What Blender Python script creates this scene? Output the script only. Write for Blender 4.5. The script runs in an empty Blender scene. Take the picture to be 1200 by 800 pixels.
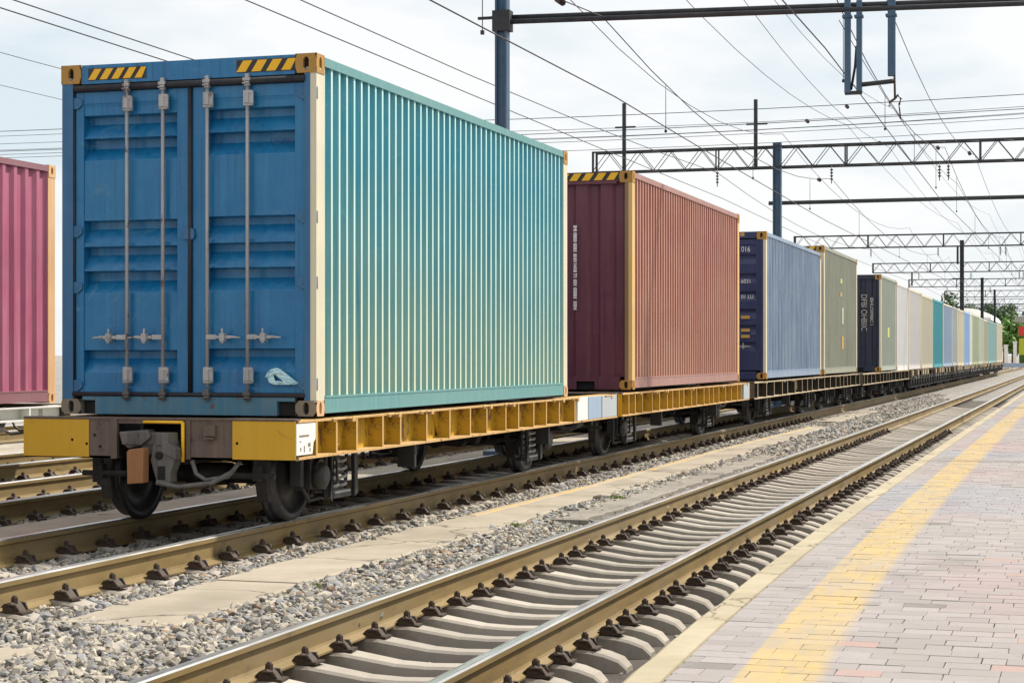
import bpy, math, random
import numpy as np
from mathutils import Vector, Matrix, noise as mnoise

R = math.radians
SC = bpy.context.scene
COL = SC.collection
rnd = random.Random(11)

# ------------------------------------------------------------------ camera
CZ = 1.60
YAW = 17.236
cam_d = bpy.data.cameras.new('camera')
cam = bpy.data.objects.new('camera', cam_d)
COL.objects.link(cam)
cam.location = (0, 0, CZ)
cam.rotation_euler = (R(90), 0, R(YAW))
cam_d.sensor_width = 36.0
cam_d.lens = 2150 / 1200 * 36
cam_d.shift_y = 15.7 / 1200
cam_d.clip_start = 0.1
cam_d.clip_end = 6000
SC.camera = cam

# ------------------------------------------------------------------ sky and sun
SUN_EL, SUN_AZ = 53.0, 43.0          # azimuth counted from +X towards +Y
w = bpy.data.worlds.new('World'); SC.world = w; w.use_nodes = True
nt = w.node_tree; nt.nodes.clear()
def N(t, kind, **kw):
    n = t.nodes.new(kind)
    for k, v in kw.items(): setattr(n, k, v)
    return n
out = N(nt, 'ShaderNodeOutputWorld'); bg = N(nt, 'ShaderNodeBackground')
sky = N(nt, 'ShaderNodeTexSky', sky_type='NISHITA', sun_disc=False)
sky.sun_elevation = R(SUN_EL); sky.sun_rotation = R(90 - SUN_AZ)
sky.air_density = 1.0; sky.dust_density = 2.0
tc = N(nt, 'ShaderNodeTexCoord'); mp = N(nt, 'ShaderNodeMapping'); mp.inputs['Scale'].default_value = (1.6, 1.6, 5.0)
n1 = N(nt, 'ShaderNodeTexNoise'); n1.inputs['Scale'].default_value = 2.6; n1.inputs['Detail'].default_value = 7; n1.inputs['Roughness'].default_value = .55
rp = N(nt, 'ShaderNodeValToRGB')
rp.color_ramp.elements[0].position = .34; rp.color_ramp.elements[0].color = (6.0, 6.75, 7.2, 1)
rp.color_ramp.elements[1].position = .52; rp.color_ramp.elements[1].color = (7.95, 8.0, 8.05, 1)
mx = N(nt, 'ShaderNodeMixRGB'); mx.inputs[0].default_value = .93
nt.links.new(tc.outputs['Generated'], mp.inputs['Vector']); nt.links.new(mp.outputs[0], n1.inputs['Vector'])
nt.links.new(n1.outputs['Fac'], rp.inputs[0]); nt.links.new(sky.outputs[0], mx.inputs[1]); nt.links.new(rp.outputs[0], mx.inputs[2])
nt.links.new(mx.outputs[0], bg.inputs['Color']); bg.inputs['Strength'].default_value = .1
nt.links.new(bg.outputs[0], out.inputs['Surface'])
sd = bpy.data.lights.new('sun', 'SUN'); so = bpy.data.objects.new('sun', sd); COL.objects.link(so)
sd.energy = 5.0; sd.angle = R(3.0); sd.color = (1.0, .93, .82)
dirv = Vector((math.cos(R(SUN_EL)) * math.cos(R(SUN_AZ)), math.cos(R(SUN_EL)) * math.sin(R(SUN_AZ)), math.sin(R(SUN_EL))))
so.rotation_euler = (-dirv).to_track_quat('-Z', 'Y').to_euler(); so.location = dirv * 60
SC.view_settings.view_transform = 'Standard'; SC.view_settings.look = 'None'
SC.view_settings.exposure = 0.36; SC.view_settings.gamma = 1.0; SC.view_settings.use_curve_mapping = False

# ------------------------------------------------------------------ materials
def lin(r, g, b):
    f = lambda c: (c / 255 / 12.92) if c / 255 <= .04045 else ((c / 255 + .055) / 1.055) ** 2.4
    return (f(r), f(g), f(b), 1)
def base_mat(name, rough=.6, metal=0.0, spec=.5):
    m = bpy.data.materials.new(name); m.use_nodes = True
    t = m.node_tree; b = t.nodes['Principled BSDF']
    b.inputs['Roughness'].default_value = rough; b.inputs['Metallic'].default_value = metal
    b.inputs['Specular IOR Level'].default_value = spec
    return m, t, b
def noise_node(t, scale, detail=4, rough=.55, coord='Object', mscale=None, vec=None, dist=0):
    tcn = N(t, 'ShaderNodeTexCoord'); n = N(t, 'ShaderNodeTexNoise')
    n.inputs['Scale'].default_value = scale; n.inputs['Detail'].default_value = detail; n.inputs['Roughness'].default_value = rough
    n.inputs['Distortion'].default_value = dist
    src = tcn.outputs[coord]
    if mscale:
        m = N(t, 'ShaderNodeMapping'); m.inputs['Scale'].default_value = mscale
        t.links.new(src, m.inputs['Vector']); src = m.outputs[0]
    t.links.new(src, n.inputs['Vector'])
    return n.outputs['Fac']
def ramp(t, fac, p0, p1, c0=(0, 0, 0, 1), c1=(1, 1, 1, 1)):
    r = N(t, 'ShaderNodeValToRGB'); e = r.color_ramp.elements
    e[0].position = p0; e[1].position = p1; e[0].color = c0; e[1].color = c1
    t.links.new(fac, r.inputs[0]); return r.outputs[0]
def mix(t, fac, a, b, mode='MIX'):
    m = N(t, 'ShaderNodeMixRGB', blend_type=mode)
    for i, v in ((0, fac), (1, a), (2, b)):
        if hasattr(v, 'links') or isinstance(v, bpy.types.NodeSocket): t.links.new(v, m.inputs[i])
        else: m.inputs[i].default_value = v
    return m.outputs[0]
def bump(t, b, h, strength=.3, dist=.01):
    n = N(t, 'ShaderNodeBump'); n.inputs['Strength'].default_value = strength; n.inputs['Distance'].default_value = dist
    t.links.new(h, n.inputs['Height']); t.links.new(n.outputs[0], b.inputs['Normal'])
def c4(c, k=1.0): return (min(c[0] * k, 1), min(c[1] * k, 1), min(c[2] * k, 1), 1)

def paint(name, col, fade=None, streak=.5, rust=.25, rough=.5, patch=.5, metal=0.0, rustcol=(.13, .055, .025, 1), coord='Object', streak_dark=None, seedshift=0, low=None, scuff=None):
    m, t, b = base_mat(name, rough, metal)
    fade = fade or c4(col, 1.5)
    st = noise_node(t, 3.0, 6, .65, coord, (5.5 + seedshift, 5.5, .22))
    pt = noise_node(t, 1.1 + seedshift, 5, .6, coord)
    c = mix(t, ramp(t, st, .42, .70, (0, 0, 0, 1), (streak, streak, streak, 1)), col, fade)
    c = mix(t, ramp(t, pt, .45, .75, (0, 0, 0, 1), (patch, patch, patch, 1)), c, c4(fade, .85))
    if low:                       # dust and chalking that has collected on the lower part of a side, ragged upper limit
        tz = N(t, 'ShaderNodeTexCoord'); sz = N(t, 'ShaderNodeSeparateXYZ'); t.links.new(tz.outputs['Object'], sz.inputs[0])
        ma = N(t, 'ShaderNodeMath', operation='MULTIPLY_ADD'); t.links.new(noise_node(t, 2.2, 6, .65, 'Object', (3, 3, .5)), ma.inputs[0]); ma.inputs[1].default_value = 2.2; t.links.new(sz.outputs[2], ma.inputs[2])
        mr = N(t, 'ShaderNodeMapRange'); t.links.new(ma.outputs[0], mr.inputs[0]); mr.inputs[1].default_value = .7; mr.inputs[2].default_value = 3.3; mr.inputs[3].default_value = .95; mr.inputs[4].default_value = 0
        c = mix(t, mr.outputs[0], c, low)
    if scuff:
        sn = noise_node(t, 2.6, 10, .7, coord, (1, 1, 1.5), dist=2.0)
        c = mix(t, ramp(t, sn, .58, .70, (0, 0, 0, 1), (.6, .6, .6, 1)), c, scuff)
    if streak_dark:
        s2 = noise_node(t, 4.0, 5, .6, coord, (7.0, 7.0 + seedshift, .16))
        c = mix(t, ramp(t, s2, .56, .70, (0, 0, 0, 1), (.75, .75, .75, 1)), c, streak_dark)
    if rust:
        rn = noise_node(t, 7.0, 9, .72, coord, (1, 1, .55))
        lo = .78 - rust * .35
        c = mix(t, ramp(t, rn, lo, lo + .05, (0, 0, 0, 1), (.85, .85, .85, 1)), c, rustcol)
    t.links.new(c, b.inputs['Base Color'])
    rr = noise_node(t, 5, 4, .6, coord)
    t.links.new(ramp(t, rr, .3, .7, (rough - .12,) * 3 + (1,), (min(rough + .2, 1),) * 3 + (1,)), b.inputs['Roughness'])
    bump(t, b, noise_node(t, 9, 5, .6, coord), .12, .006)
    return m

M = {}
M['dark'] = paint('dark_steel', (.011, .011, .013, 1), (.038, .035, .032, 1), .45, .25, .5, .35, rustcol=(.05, .03, .02, 1))
M['black'] = paint('black_void', (.008, .008, .009, 1), (.02, .018, .017, 1), .3, 0, .8, .3)
M['underframe'] = paint('grimy_underframe_rib_shade', (.016, .014, .013, 1), (.06, .05, .043, 1), .5, .4, .7, .5, rustcol=(.06, .04, .03, 1))  # also colours web and rib faces of tan wagons as painted shade
M['greysteel'] = paint('grey_cast_steel', (.075, .07, .066, 1), (.19, .175, .155, 1), .6, .45, .5, .5, rustcol=(.05, .03, .022, 1))
M['galv'] = paint('galvanised_bar', (.30, .30, .31, 1), (.56, .55, .53, 1), .6, .55, .42, .5, .3)
M['tread'] = paint('wheel_tread', (.04, .04, .045, 1), (.11, .11, .12, 1), .4, .1, .3, .4, .7)
M['rubber'] = paint('door_rubber', (.012, .013, .02, 1), (.035, .035, .045, 1), .4, 0, .6, .3)
M['rustbrown'] = paint('rusty_brown_steel', (.10, .072, .058, 1), (.19, .14, .11, 1), .5, .55, .75, .6, rustcol=(.05, .03, .025, 1))
M['orangerust'] = paint('orange_rust_plate', (.26, .115, .045, 1), (.34, .18, .09, 1), .4, .3, .7, .4)
M['yellow'] = paint('yellow_wagon_paint', (.50, .30, .010, 1), (.60, .38, .05, 1), .4, .75, .55, .45, rustcol=(.13, .065, .03, 1), streak_dark=(.16, .105, .03, 1), scuff=(.24, .16, .05, 1))
M['yellowplate'] = paint('yellow_beam_panel', (.54, .30, .004, 1), (.60, .36, .03, 1), .35, .46, scuff=(.34, .19, .02, 1), patch=.4, rough=.42, rustcol=(.13, .06, .02, 1)) if True else paint('x', (.56, .31, .004, 1), (.60, .36, .02, 1), .35, .28, .42, .4, rustcol=(.16, .08, .02, 1))
M['tanframe'] = paint('tan_wagon_paint', (.42, .33, .21, 1), (.60, .50, .36, 1), .5, .45, .6, .5, streak_dark=(.10, .08, .06, 1))
M['flange'] = paint('rusty_yellow_flange', (.50, .30, .10, 1), (.62, .44, .24, 1), .5, .55, .65, .6, streak_dark=(.20, .12, .06, 1))
M['springsteel'] = paint('pale_spring_steel', (.26, .255, .25, 1), (.42, .41, .39, 1), .5, .4, .45, .5)
M['white'] = paint('white_paint', (.72, .72, .68, 1), (.80, .79, .75, 1), .3, .38, .5, .4, rustcol=(.25, .17, .1, 1))
M['fadedlettering'] = paint('faded_beige_lettering', (.40, .36, .32, 1), (.22, .20, .19, 1), .6, .2, .6, .5)
M['lettering'] = paint('white_lettering', (.70, .70, .70, 1), (.45, .45, .46, 1), .4, 0, .6, .4)
M['stencil'] = paint('dark_blue_stencil', (.008, .03, .12, 1), (.02, .06, .18, 1), .3, 0, .6, .3)
M['orange'] = paint('orange_mark', (.50, .28, .06, 1), (.55, .38, .15, 1), .3, .2, .5, .3)
M['lemon'] = paint('lemon_mark', (.5, .47, .12, 1), (.5, .48, .2, 1), .3, .1, .5, .3)
M['haz_y'] = paint('hazard_yellow', (.82, .44, .01, 1), (.8, .5, .04, 1), .3, .25, .5, .3)
M['haz_k'] = paint('hazard_black', (.018, .016, .014, 1), (.05, .045, .04, 1), .4, .1, .5, .3)
M['casting'] = paint('ochre_corner_casting', (.36, .19, .035, 1), (.5, .29, .09, 1), .4, .4, .65, .5)
M['castgrey'] = paint('grey_corner_casting', (.17, .145, .11, 1), (.28, .25, .2, 1), .4, .4, .65, .5)
M['mast'] = paint('blue_grey_mast', (.035, .085, .15, 1), (.08, .13, .19, 1), .5, .2, .5, .4)
M['gantry'] = paint('dark_gantry_steel', (.018, .02, .024, 1), (.05, .05, .055, 1), .4, .2, .6, .4)
M['wire'] = base_mat('wire_copper_dark', .5)[0]; M['wire'].node_tree.nodes['Principled BSDF'].inputs['Base Color'].default_value = (.012, .012, .014, 1)
M['insul'] = paint('brown_insulator', (.05, .03, .025, 1), (.1, .07, .06, 1), .3, 0, .25, .3)

# container colours: side, end, post
def CP(name, col, fade, **k): M[name] = paint(name, col, fade, **k)
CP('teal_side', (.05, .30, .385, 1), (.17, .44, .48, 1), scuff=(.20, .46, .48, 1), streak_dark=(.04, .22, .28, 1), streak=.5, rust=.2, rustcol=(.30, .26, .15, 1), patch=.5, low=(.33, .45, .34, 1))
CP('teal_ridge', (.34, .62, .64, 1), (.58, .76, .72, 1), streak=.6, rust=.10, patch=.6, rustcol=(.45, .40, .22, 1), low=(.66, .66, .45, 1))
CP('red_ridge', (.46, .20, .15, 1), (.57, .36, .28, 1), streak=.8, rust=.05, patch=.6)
CP('teal_rail', (.10, .26, .27, 1), (.19, .34, .32, 1), streak=.5, rust=.25, patch=.5)
CP('blue_door', (.006, .130, .31, 1), (.022, .22, .42, 1), streak=.45, rust=.24, rough=.3, patch=.6, scuff=(.10, .25, .34, 1), streak_dark=(.008, .07, .17, 1))
CP('blue_hinge', (.02, .11, .24, 1), (.05, .19, .33, 1), streak=.3, rust=.2, rough=.4, patch=.4)
CP('sill_blue', (.045, .17, .26, 1), (.16, .21, .22, 1), scuff=(.17, .14, .11, 1), streak=.5, rust=.5, rough=.5, patch=.6)
CP('cream_post', (.58, .53, .38, 1), (.70, .66, .54, 1), streak=.5, rust=.22, patch=.5, rustcol=(.40, .22, .08, 1))
CP('orange_post', (.60, .36, .17, 1), (.70, .50, .32, 1), streak=.5, rust=.35, patch=.5, rustcol=(.35, .16, .06, 1))
CP('red_side', (.30, .085, .06, 1), (.43, .22, .165, 1), low=(.40, .22, .14, 1), streak=.85, rust=.05, patch=.6, streak_dark=(.30, .05, .05, 1))
CP('red_end', (.115, .026, .042, 1), (.19, .07, .08, 1), scuff=(.16, .06, .07, 1), streak_dark=(.07, .016, .025, 1), streak=.3, rust=.2, rough=.42, patch=.4)
CP('red_rail', (.30, .15, .13, 1), (.42, .27, .23, 1), streak=.5, rust=.25, patch=.5)
CP('ochre_post', (.62, .38, .12, 1), (.70, .50, .24, 1), streak=.5, rust=.3, patch=.5, rustcol=(.35, .18, .06, 1))
CP('brown_post', (.22, .13, .06, 1), (.30, .2, .11, 1), streak=.4, rust=.3, patch=.5)
CP('bluegrey_side', (.15, .22, .33, 1), (.36, .43, .51, 1), streak=.9, rust=.08, patch=.5, streak_dark=(.12, .17, .27, 1))
CP('navy_door', (.022, .035, .105, 1), (.045, .06, .14, 1), streak=.3, rust=.05, rough=.4, patch=.4)
CP('olive_side', (.24, .25, .19, 1), (.36, .37, .30, 1), streak=.8, rust=.12, patch=.5, streak_dark=(.17, .18, .14, 1), rustcol=(.36, .28, .12, 1))
CP('greygreen_side', (.30, .34, .28, 1), (.43, .46, .40, 1), streak=.6, rust=.12, patch=.5, rustcol=(.4, .33, .15, 1))
CP('navy_end', (.016, .021, .045, 1), (.035, .04, .07, 1), streak=.3, rust=.05, patch=.4)
CP('white_side', (.66, .66, .65, 1), (.74, .74, .73, 1), streak=.5, rust=.1, patch=.4, rustcol=(.5, .42, .3, 1))
CP('offwhite_side', (.58, .56, .55, 1), (.68, .66, .66, 1), streak=.5, rust=.1, patch=.4, rustcol=(.5, .42, .3, 1))
CP('beige_side', (.52, .49, .38, 1), (.62, .58, .48, 1), streak=.5, rust=.15, patch=.4, rustcol=(.42, .3, .16, 1))
CP('bright_teal_side', (.03, .28, .33, 1), (.06, .36, .4, 1), streak=.4, rust=.05, patch=.3)
CP('paleblue_side', (.25, .34, .46, 1), (.36, .44, .54, 1), streak=.6, rust=.12, patch=.4)
CP('lightgrey_side', (.36, .40, .43, 1), (.46, .49, .5, 1), streak=.5, rust=.1, patch=.4)
CP('cream_side', (.60, .55, .40, 1), (.66, .62, .5, 1), streak=.5, rust=.12, patch=.4)
CP('skyblue_side', (.27, .42, .66, 1), (.36, .5, .7, 1), streak=.4, rust=.05, patch=.3)
CP('sage_side', (.36, .42, .26, 1), (.46, .5, .35, 1), streak=.5, rust=.12, patch=.4)
CP('palegreen_side', (.46, .52, .42, 1), (.54, .58, .5, 1), streak=.5, rust=.1, patch=.4)
CP('khaki_side', (.42, .40, .28, 1), (.5, .47, .36, 1), streak=.5, rust=.12, patch=.4)
CP('aqua_side', (.25, .43, .42, 1), (.35, .5, .48, 1), streak=.5, rust=.1, patch=.4)
CP('pink_side', (.36, .085, .16, 1), (.46, .20, .26, 1), streak=.6, rust=.05, patch=.5)
CP('pink_rail', (.24, .11, .13, 1), (.3, .17, .18, 1), streak=.4, rust=.2, patch=.4)

def rail_mats():
    m, t, b = base_mat('rail_web_rust', .72)
    n = noise_node(t, 6, 6, .6, 'Object', (1, .15, 1)); n2 = noise_node(t, 1.2, 4, .5, 'Object', (1, .5, 1))
    c = mix(t, ramp(t, n, .3, .7), (.125, .080, .022, 1), (.24, .165, .06, 1))
    c = mix(t, ramp(t, n2, .4, .7, (0, 0, 0, 1), (.6, .6, .6, 1)), c, (.21, .165, .095, 1))
    c = mix(t, ramp(t, noise_node(t, 4, 9, .75, 'Object', (2, .6, 1.5)), .56, .68, (0, 0, 0, 1), (.7, .7, .7, 1)), c, (.075, .05, .028, 1))
    t.links.new(c, b.inputs['Base Color']); bump(t, b, noise_node(t, 60, 4, .6), .2, .004)
    M['railweb'] = m
    m, t, b = base_mat('rail_head_steel', .28, .85)
    n = noise_node(t, 9, 5, .6, 'Object', (3, .05, 1))
    t.links.new(mix(t, ramp(t, n, .3, .7), (.50, .49, .47, 1), (.66, .65, .63, 1)), b.inputs['Base Color'])
    t.links.new(ramp(t, noise_node(t, 20, 4, .6, 'Object', (4, .1, 1)), .3, .7, (.2, .2, .2, 1), (.42, .42, .42, 1)), b.inputs['Roughness'])
    M['railhead'] = m
rail_mats()

def concrete(name, col, col2, dark, bscale=25, cracks=True, coord='Object', bs=.25, crack_scale=.8):
    m, t, b = base_mat(name, .85, 0, .3)
    n = noise_node(t, 2.2, 8, .65, coord); n2 = noise_node(t, 14, 6, .7, coord); n3 = noise_node(t, .8, 4, .6, coord)
    c = mix(t, ramp(t, n, .3, .7), col, col2)
    c = mix(t, ramp(t, n3, .45, .8, (0, 0, 0, 1), (.6, .6, .6, 1)), c, dark)
    c = mix(t, ramp(t, n2, .62, .75, (0, 0, 0, 1), (.55, .55, .55, 1)), c, dark)
    if cracks:
        v = N(t, 'ShaderNodeTexVoronoi', feature='DISTANCE_TO_EDGE'); v.inputs['Scale'].default_value = crack_scale
        tcn = N(t, 'ShaderNodeTexCoord'); d = N(t, 'ShaderNodeTexNoise'); d.inputs['Scale'].default_value = 2.5; d.inputs['Detail'].default_value = 6
        t.links.new(tcn.outputs[coord], d.inputs['Vector'])
        mm = mix(t, .35, tcn.outputs[coord], d.outputs['Color']); t.links.new(mm, v.inputs['Vector'])
        c = mix(t, ramp(t, v.outputs['Distance'], .0, .012, (.8, .8, .8, 1), (0, 0, 0, 1)), c, c4(dark, .35))
    t.links.new(c, b.inputs['Base Color']); bump(t, b, noise_node(t, bscale, 7, .7, coord), bs, .012)
    return m
M['sleeper'] = concrete('concrete_sleeper', (.33, .295, .25, 1), (.42, .38, .33, 1), (.17, .155, .135, 1), 18, False)
def stain_sleeper():
    t = M['sleeper'].node_tree; b = t.nodes['Principled BSDF']; src = b.inputs['Base Color'].links[0].from_socket
    oi = N(t, 'ShaderNodeObjectInfo'); mr = N(t, 'ShaderNodeMapRange'); mr.inputs[3].default_value = .8; mr.inputs[4].default_value = 1.1; t.links.new(oi.outputs['Random'], mr.inputs[0])
    c = mix(t, 1.0, src, mr.outputs[0], 'MULTIPLY')
    tcn = N(t, 'ShaderNodeTexCoord'); sx = N(t, 'ShaderNodeSeparateXYZ'); t.links.new(tcn.outputs['Object'], sx.inputs[0])
    ab = N(t, 'ShaderNodeMath', operation='ABSOLUTE'); t.links.new(sx.outputs[0], ab.inputs[0])
    su = N(t, 'ShaderNodeMath', operation='SUBTRACT'); t.links.new(ab.outputs[0], su.inputs[0]); su.inputs[1].default_value = .70
    a2 = N(t, 'ShaderNodeMath', operation='ABSOLUTE'); t.links.new(su.outputs[0], a2.inputs[0])
    n = N(t, 'ShaderNodeMath', operation='MULTIPLY_ADD'); t.links.new(noise_node(t, 9, 6, .7), n.inputs[0]); n.inputs[1].default_value = .42; t.links.new(a2.outputs[0], n.inputs[2])
    c = mix(t, ramp(t, n.outputs[0], .26, .44, (.6, .6, .6, 1), (0, 0, 0, 1)), c, (.13, .095, .065, 1))
    o = noise_node(t, 3.2, 6, .7, 'Object', (1, 4, 1))
    c = mix(t, ramp(t, o, .58, .72, (0, 0, 0, 1), (.35, .35, .35, 1)), c, (.14, .12, .10, 1))
    t.links.new(c, b.inputs['Base Color'])
stain_sleeper()
M['slab'] = concrete('concrete_slab', (.29, .25, .195, 1), (.38, .335, .265, 1), (.15, .13, .105, 1), 14, True)
M['coping'] = concrete('platform_coping', (.31, .265, .175, 1), (.41, .36, .265, 1), (.25, .21, .145, 1), 12, True, crack_scale=1.1)
M['patch'] = concrete('dirty_asphalt_patch', (.20, .18, .155, 1), (.28, .255, .22, 1), (.13, .115, .10, 1), 22, True, bs=.5, crack_scale=2.2)
M['bed'] = concrete('dark_track_bed', (.06, .052, .046, 1), (.115, .10, .085, 1), (.035, .03, .027, 1), 40, False, bs=.8)

def gravel_mat():
    m, t, b = base_mat('ballast_ground', .9, 0, .3)
    tcn = N(t, 'ShaderNodeTexCoord')
    v = N(t, 'ShaderNodeTexVoronoi'); v.inputs['Scale'].default_value = 24; v.inputs['Randomness'].default_value = 1
    t.links.new(tcn.outputs['Object'], v.inputs['Vector'])
    e = N(t, 'ShaderNodeTexVoronoi', feature='DISTANCE_TO_EDGE'); e.inputs['Scale'].default_value = 24
    t.links.new(tcn.outputs['Object'], e.inputs['Vector'])
    sep = N(t, 'ShaderNodeSeparateColor'); t.links.new(v.outputs['Color'], sep.inputs[0])
    c = ramp(t, sep.outputs[0], 0, 1, (.17, .165, .16, 1), (.46, .43, .385, 1))
    c = mix(t, ramp(t, sep.outputs[1], .6, .9, (0, 0, 0, 1), (.6, .6, .6, 1)), c, (.26, .28, .31, 1))
    c = mix(t, ramp(t, sep.outputs[2], .85, .95, (0, 0, 0, 1), (.6, .6, .6, 1)), c, (.33, .24, .16, 1))
    c = mix(t, ramp(t, e.outputs['Distance'], .0, .14, (.85, .85, .85, 1), (0, 0, 0, 1)), c, (.07, .065, .06, 1))
    big = noise_node(t, .35, 4, .6)
    c = mix(t, ramp(t, big, .45, .7, (0, 0, 0, 1), (.5, .5, .5, 1)), c, (.33, .30, .25, 1))
    t.links.new(c, b.inputs['Base Color']); bump(t, b, e.outputs['Distance'], 1.0, .03)
    M['gravel'] = m
    m, t, b = base_mat('ballast_stone', .85, 0, .3)
    a = N(t, 'ShaderNodeAttribute', attribute_name='tint')
    c = mix(t, ramp(t, noise_node(t, 45, 4, .6), .3, .7, (0, 0, 0, 1), (.5, .5, .5, 1)), a.outputs['Color'], (.22, .21, .2, 1))
    t.links.new(c, b.inputs['Base Color']); M['stone'] = m
gravel_mat()

def brick_mat():
    m, t, b = base_mat('paving_brick', .8, 0, .35)
    a = N(t, 'ShaderNodeAttribute', attribute_name='tint')
    c = mix(t, ramp(t, noise_node(t, 22, 6, .65), .35, .75, (0, 0, 0, 1), (.4, .4, .4, 1)), a.outputs['Color'], (.22, .205, .19, 1))
    c = mix(t, ramp(t, noise_node(t, 1.3, 5, .6), .5, .75, (0, 0, 0, 1), (.45, .45, .45, 1)), c, (.32, .295, .28, 1))
    # worn painted line: lateral offset from the platform edge is stored in the UV map
    uv = N(t, 'ShaderNodeUVMap'); sp = N(t, 'ShaderNodeSeparateXYZ'); t.links.new(uv.outputs[0], sp.inputs[0])
    wob = N(t, 'ShaderNodeMath', operation='MULTIPLY_ADD'); t.links.new(noise_node(t, 5, 5, .7), wob.inputs[0])
    wob.inputs[1].default_value = .05; t.links.new(sp.outputs[0], wob.inputs[2])
    l = ramp(t, wob.outputs[0], .505, .52); r_ = ramp(t, wob.outputs[0], .83, .90, (1, 1, 1, 1), (0, 0, 0, 1))
    wear = ramp(t, noise_node(t, 7, 9, .72, 'Object', (1.6, .45, 1)), .42, .70, (1, 1, 1, 1), (.35, .35, .35, 1))
    wear2 = ramp(t, noise_node(t, 1.1, 3, .6), .50, .72, (1, 1, 1, 1), (.6, .6, .6, 1))
    f = mix(t, 1.0, mix(t, 1.0, l, r_, 'MULTIPLY'), mix(t, 1.0, wear, wear2, 'MULTIPLY'), 'MULTIPLY')
    st = noise_node(t, .9, 8, .7, 'Object', (1, .6, 1))
    c = mix(t, ramp(t, st, .56, .74, (0, 0, 0, 1), (.5, .5, .5, 1)), c, (.13, .12, .11, 1))
    sp_ = noise_node(t, 38, 3, .5)
    c = mix(t, ramp(t, sp_, .70, .74, (0, 0, 0, 1), (.7, .7, .7, 1)), c, (.08, .075, .07, 1))
    c = mix(t, mix(t, 1.0, f, (.86, .86, .86, 1), 'MULTIPLY'), c, (.43, .31, .115, 1))
    c = mix(t, ramp(t, noise_node(t, 3.0, 9, .75, 'Object', (2.0, .6, 1)), .54, .66, (0, 0, 0, 1), (.45, .45, .45, 1)), c, (.25, .225, .19, 1))
    t.links.new(c, b.inputs['Base Color']); bump(t, b, noise_node(t, 30, 6, .65), .25, .006)
    M['brick'] = m
    M['mortar'] = concrete('joint_sand', (.10, .09, .08, 1), (.16, .145, .13, 1), (.1, .09, .08, 1), 40, False)
brick_mat()
def leaf_mat(name, c0, c1):
    m, t, b = base_mat(name, .6, 0, .3)
    t.links.new(mix(t, ramp(t, noise_node(t, .8, 4, .6), .35, .65), c0, c1), b.inputs['Base Color']); return m
M['leafd'] = leaf_mat('dark_foliage', (.025, .06, .012, 1), (.06, .13, .03, 1))
M['leafl'] = leaf_mat('light_foliage', (.07, .16, .025, 1), (.15, .27, .06, 1))
M['bark'] = paint('bark', (.09, .065, .045, 1), (.15, .12, .09, 1), .4, 0, .9, .4)
M['grass'] = leaf_mat('weed_green', (.10, .16, .02, 1), (.22, .26, .06, 1))
M['plastic'] = paint('pale_blue_plastic', (.42, .70, .78, 1), (.72, .86, .88, 1), .5, 0, .3, .6)
M['red'] = paint('red_sign', (.60, .02, .02, 1), (.65, .05, .04, 1), .3, 0, .4, .3)
M['lime'] = paint('lime_panel', (.42, .46, .02, 1), (.5, .52, .05, 1), .3, 0, .4, .3)
M['globe'] = paint('white_globe', (.8, .8, .8, 1), (.85, .85, .85, 1), .2, 0, .25, .2)
M['canopy'] = paint('grey_canopy', (.30, .30, .27, 1), (.42, .42, .38, 1), .3, .1, .6, .3)
M['glass'] = paint('dark_window', (.03, .04, .05, 1), (.06, .08, .1, 1), .2, 0, .1, .2)

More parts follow.
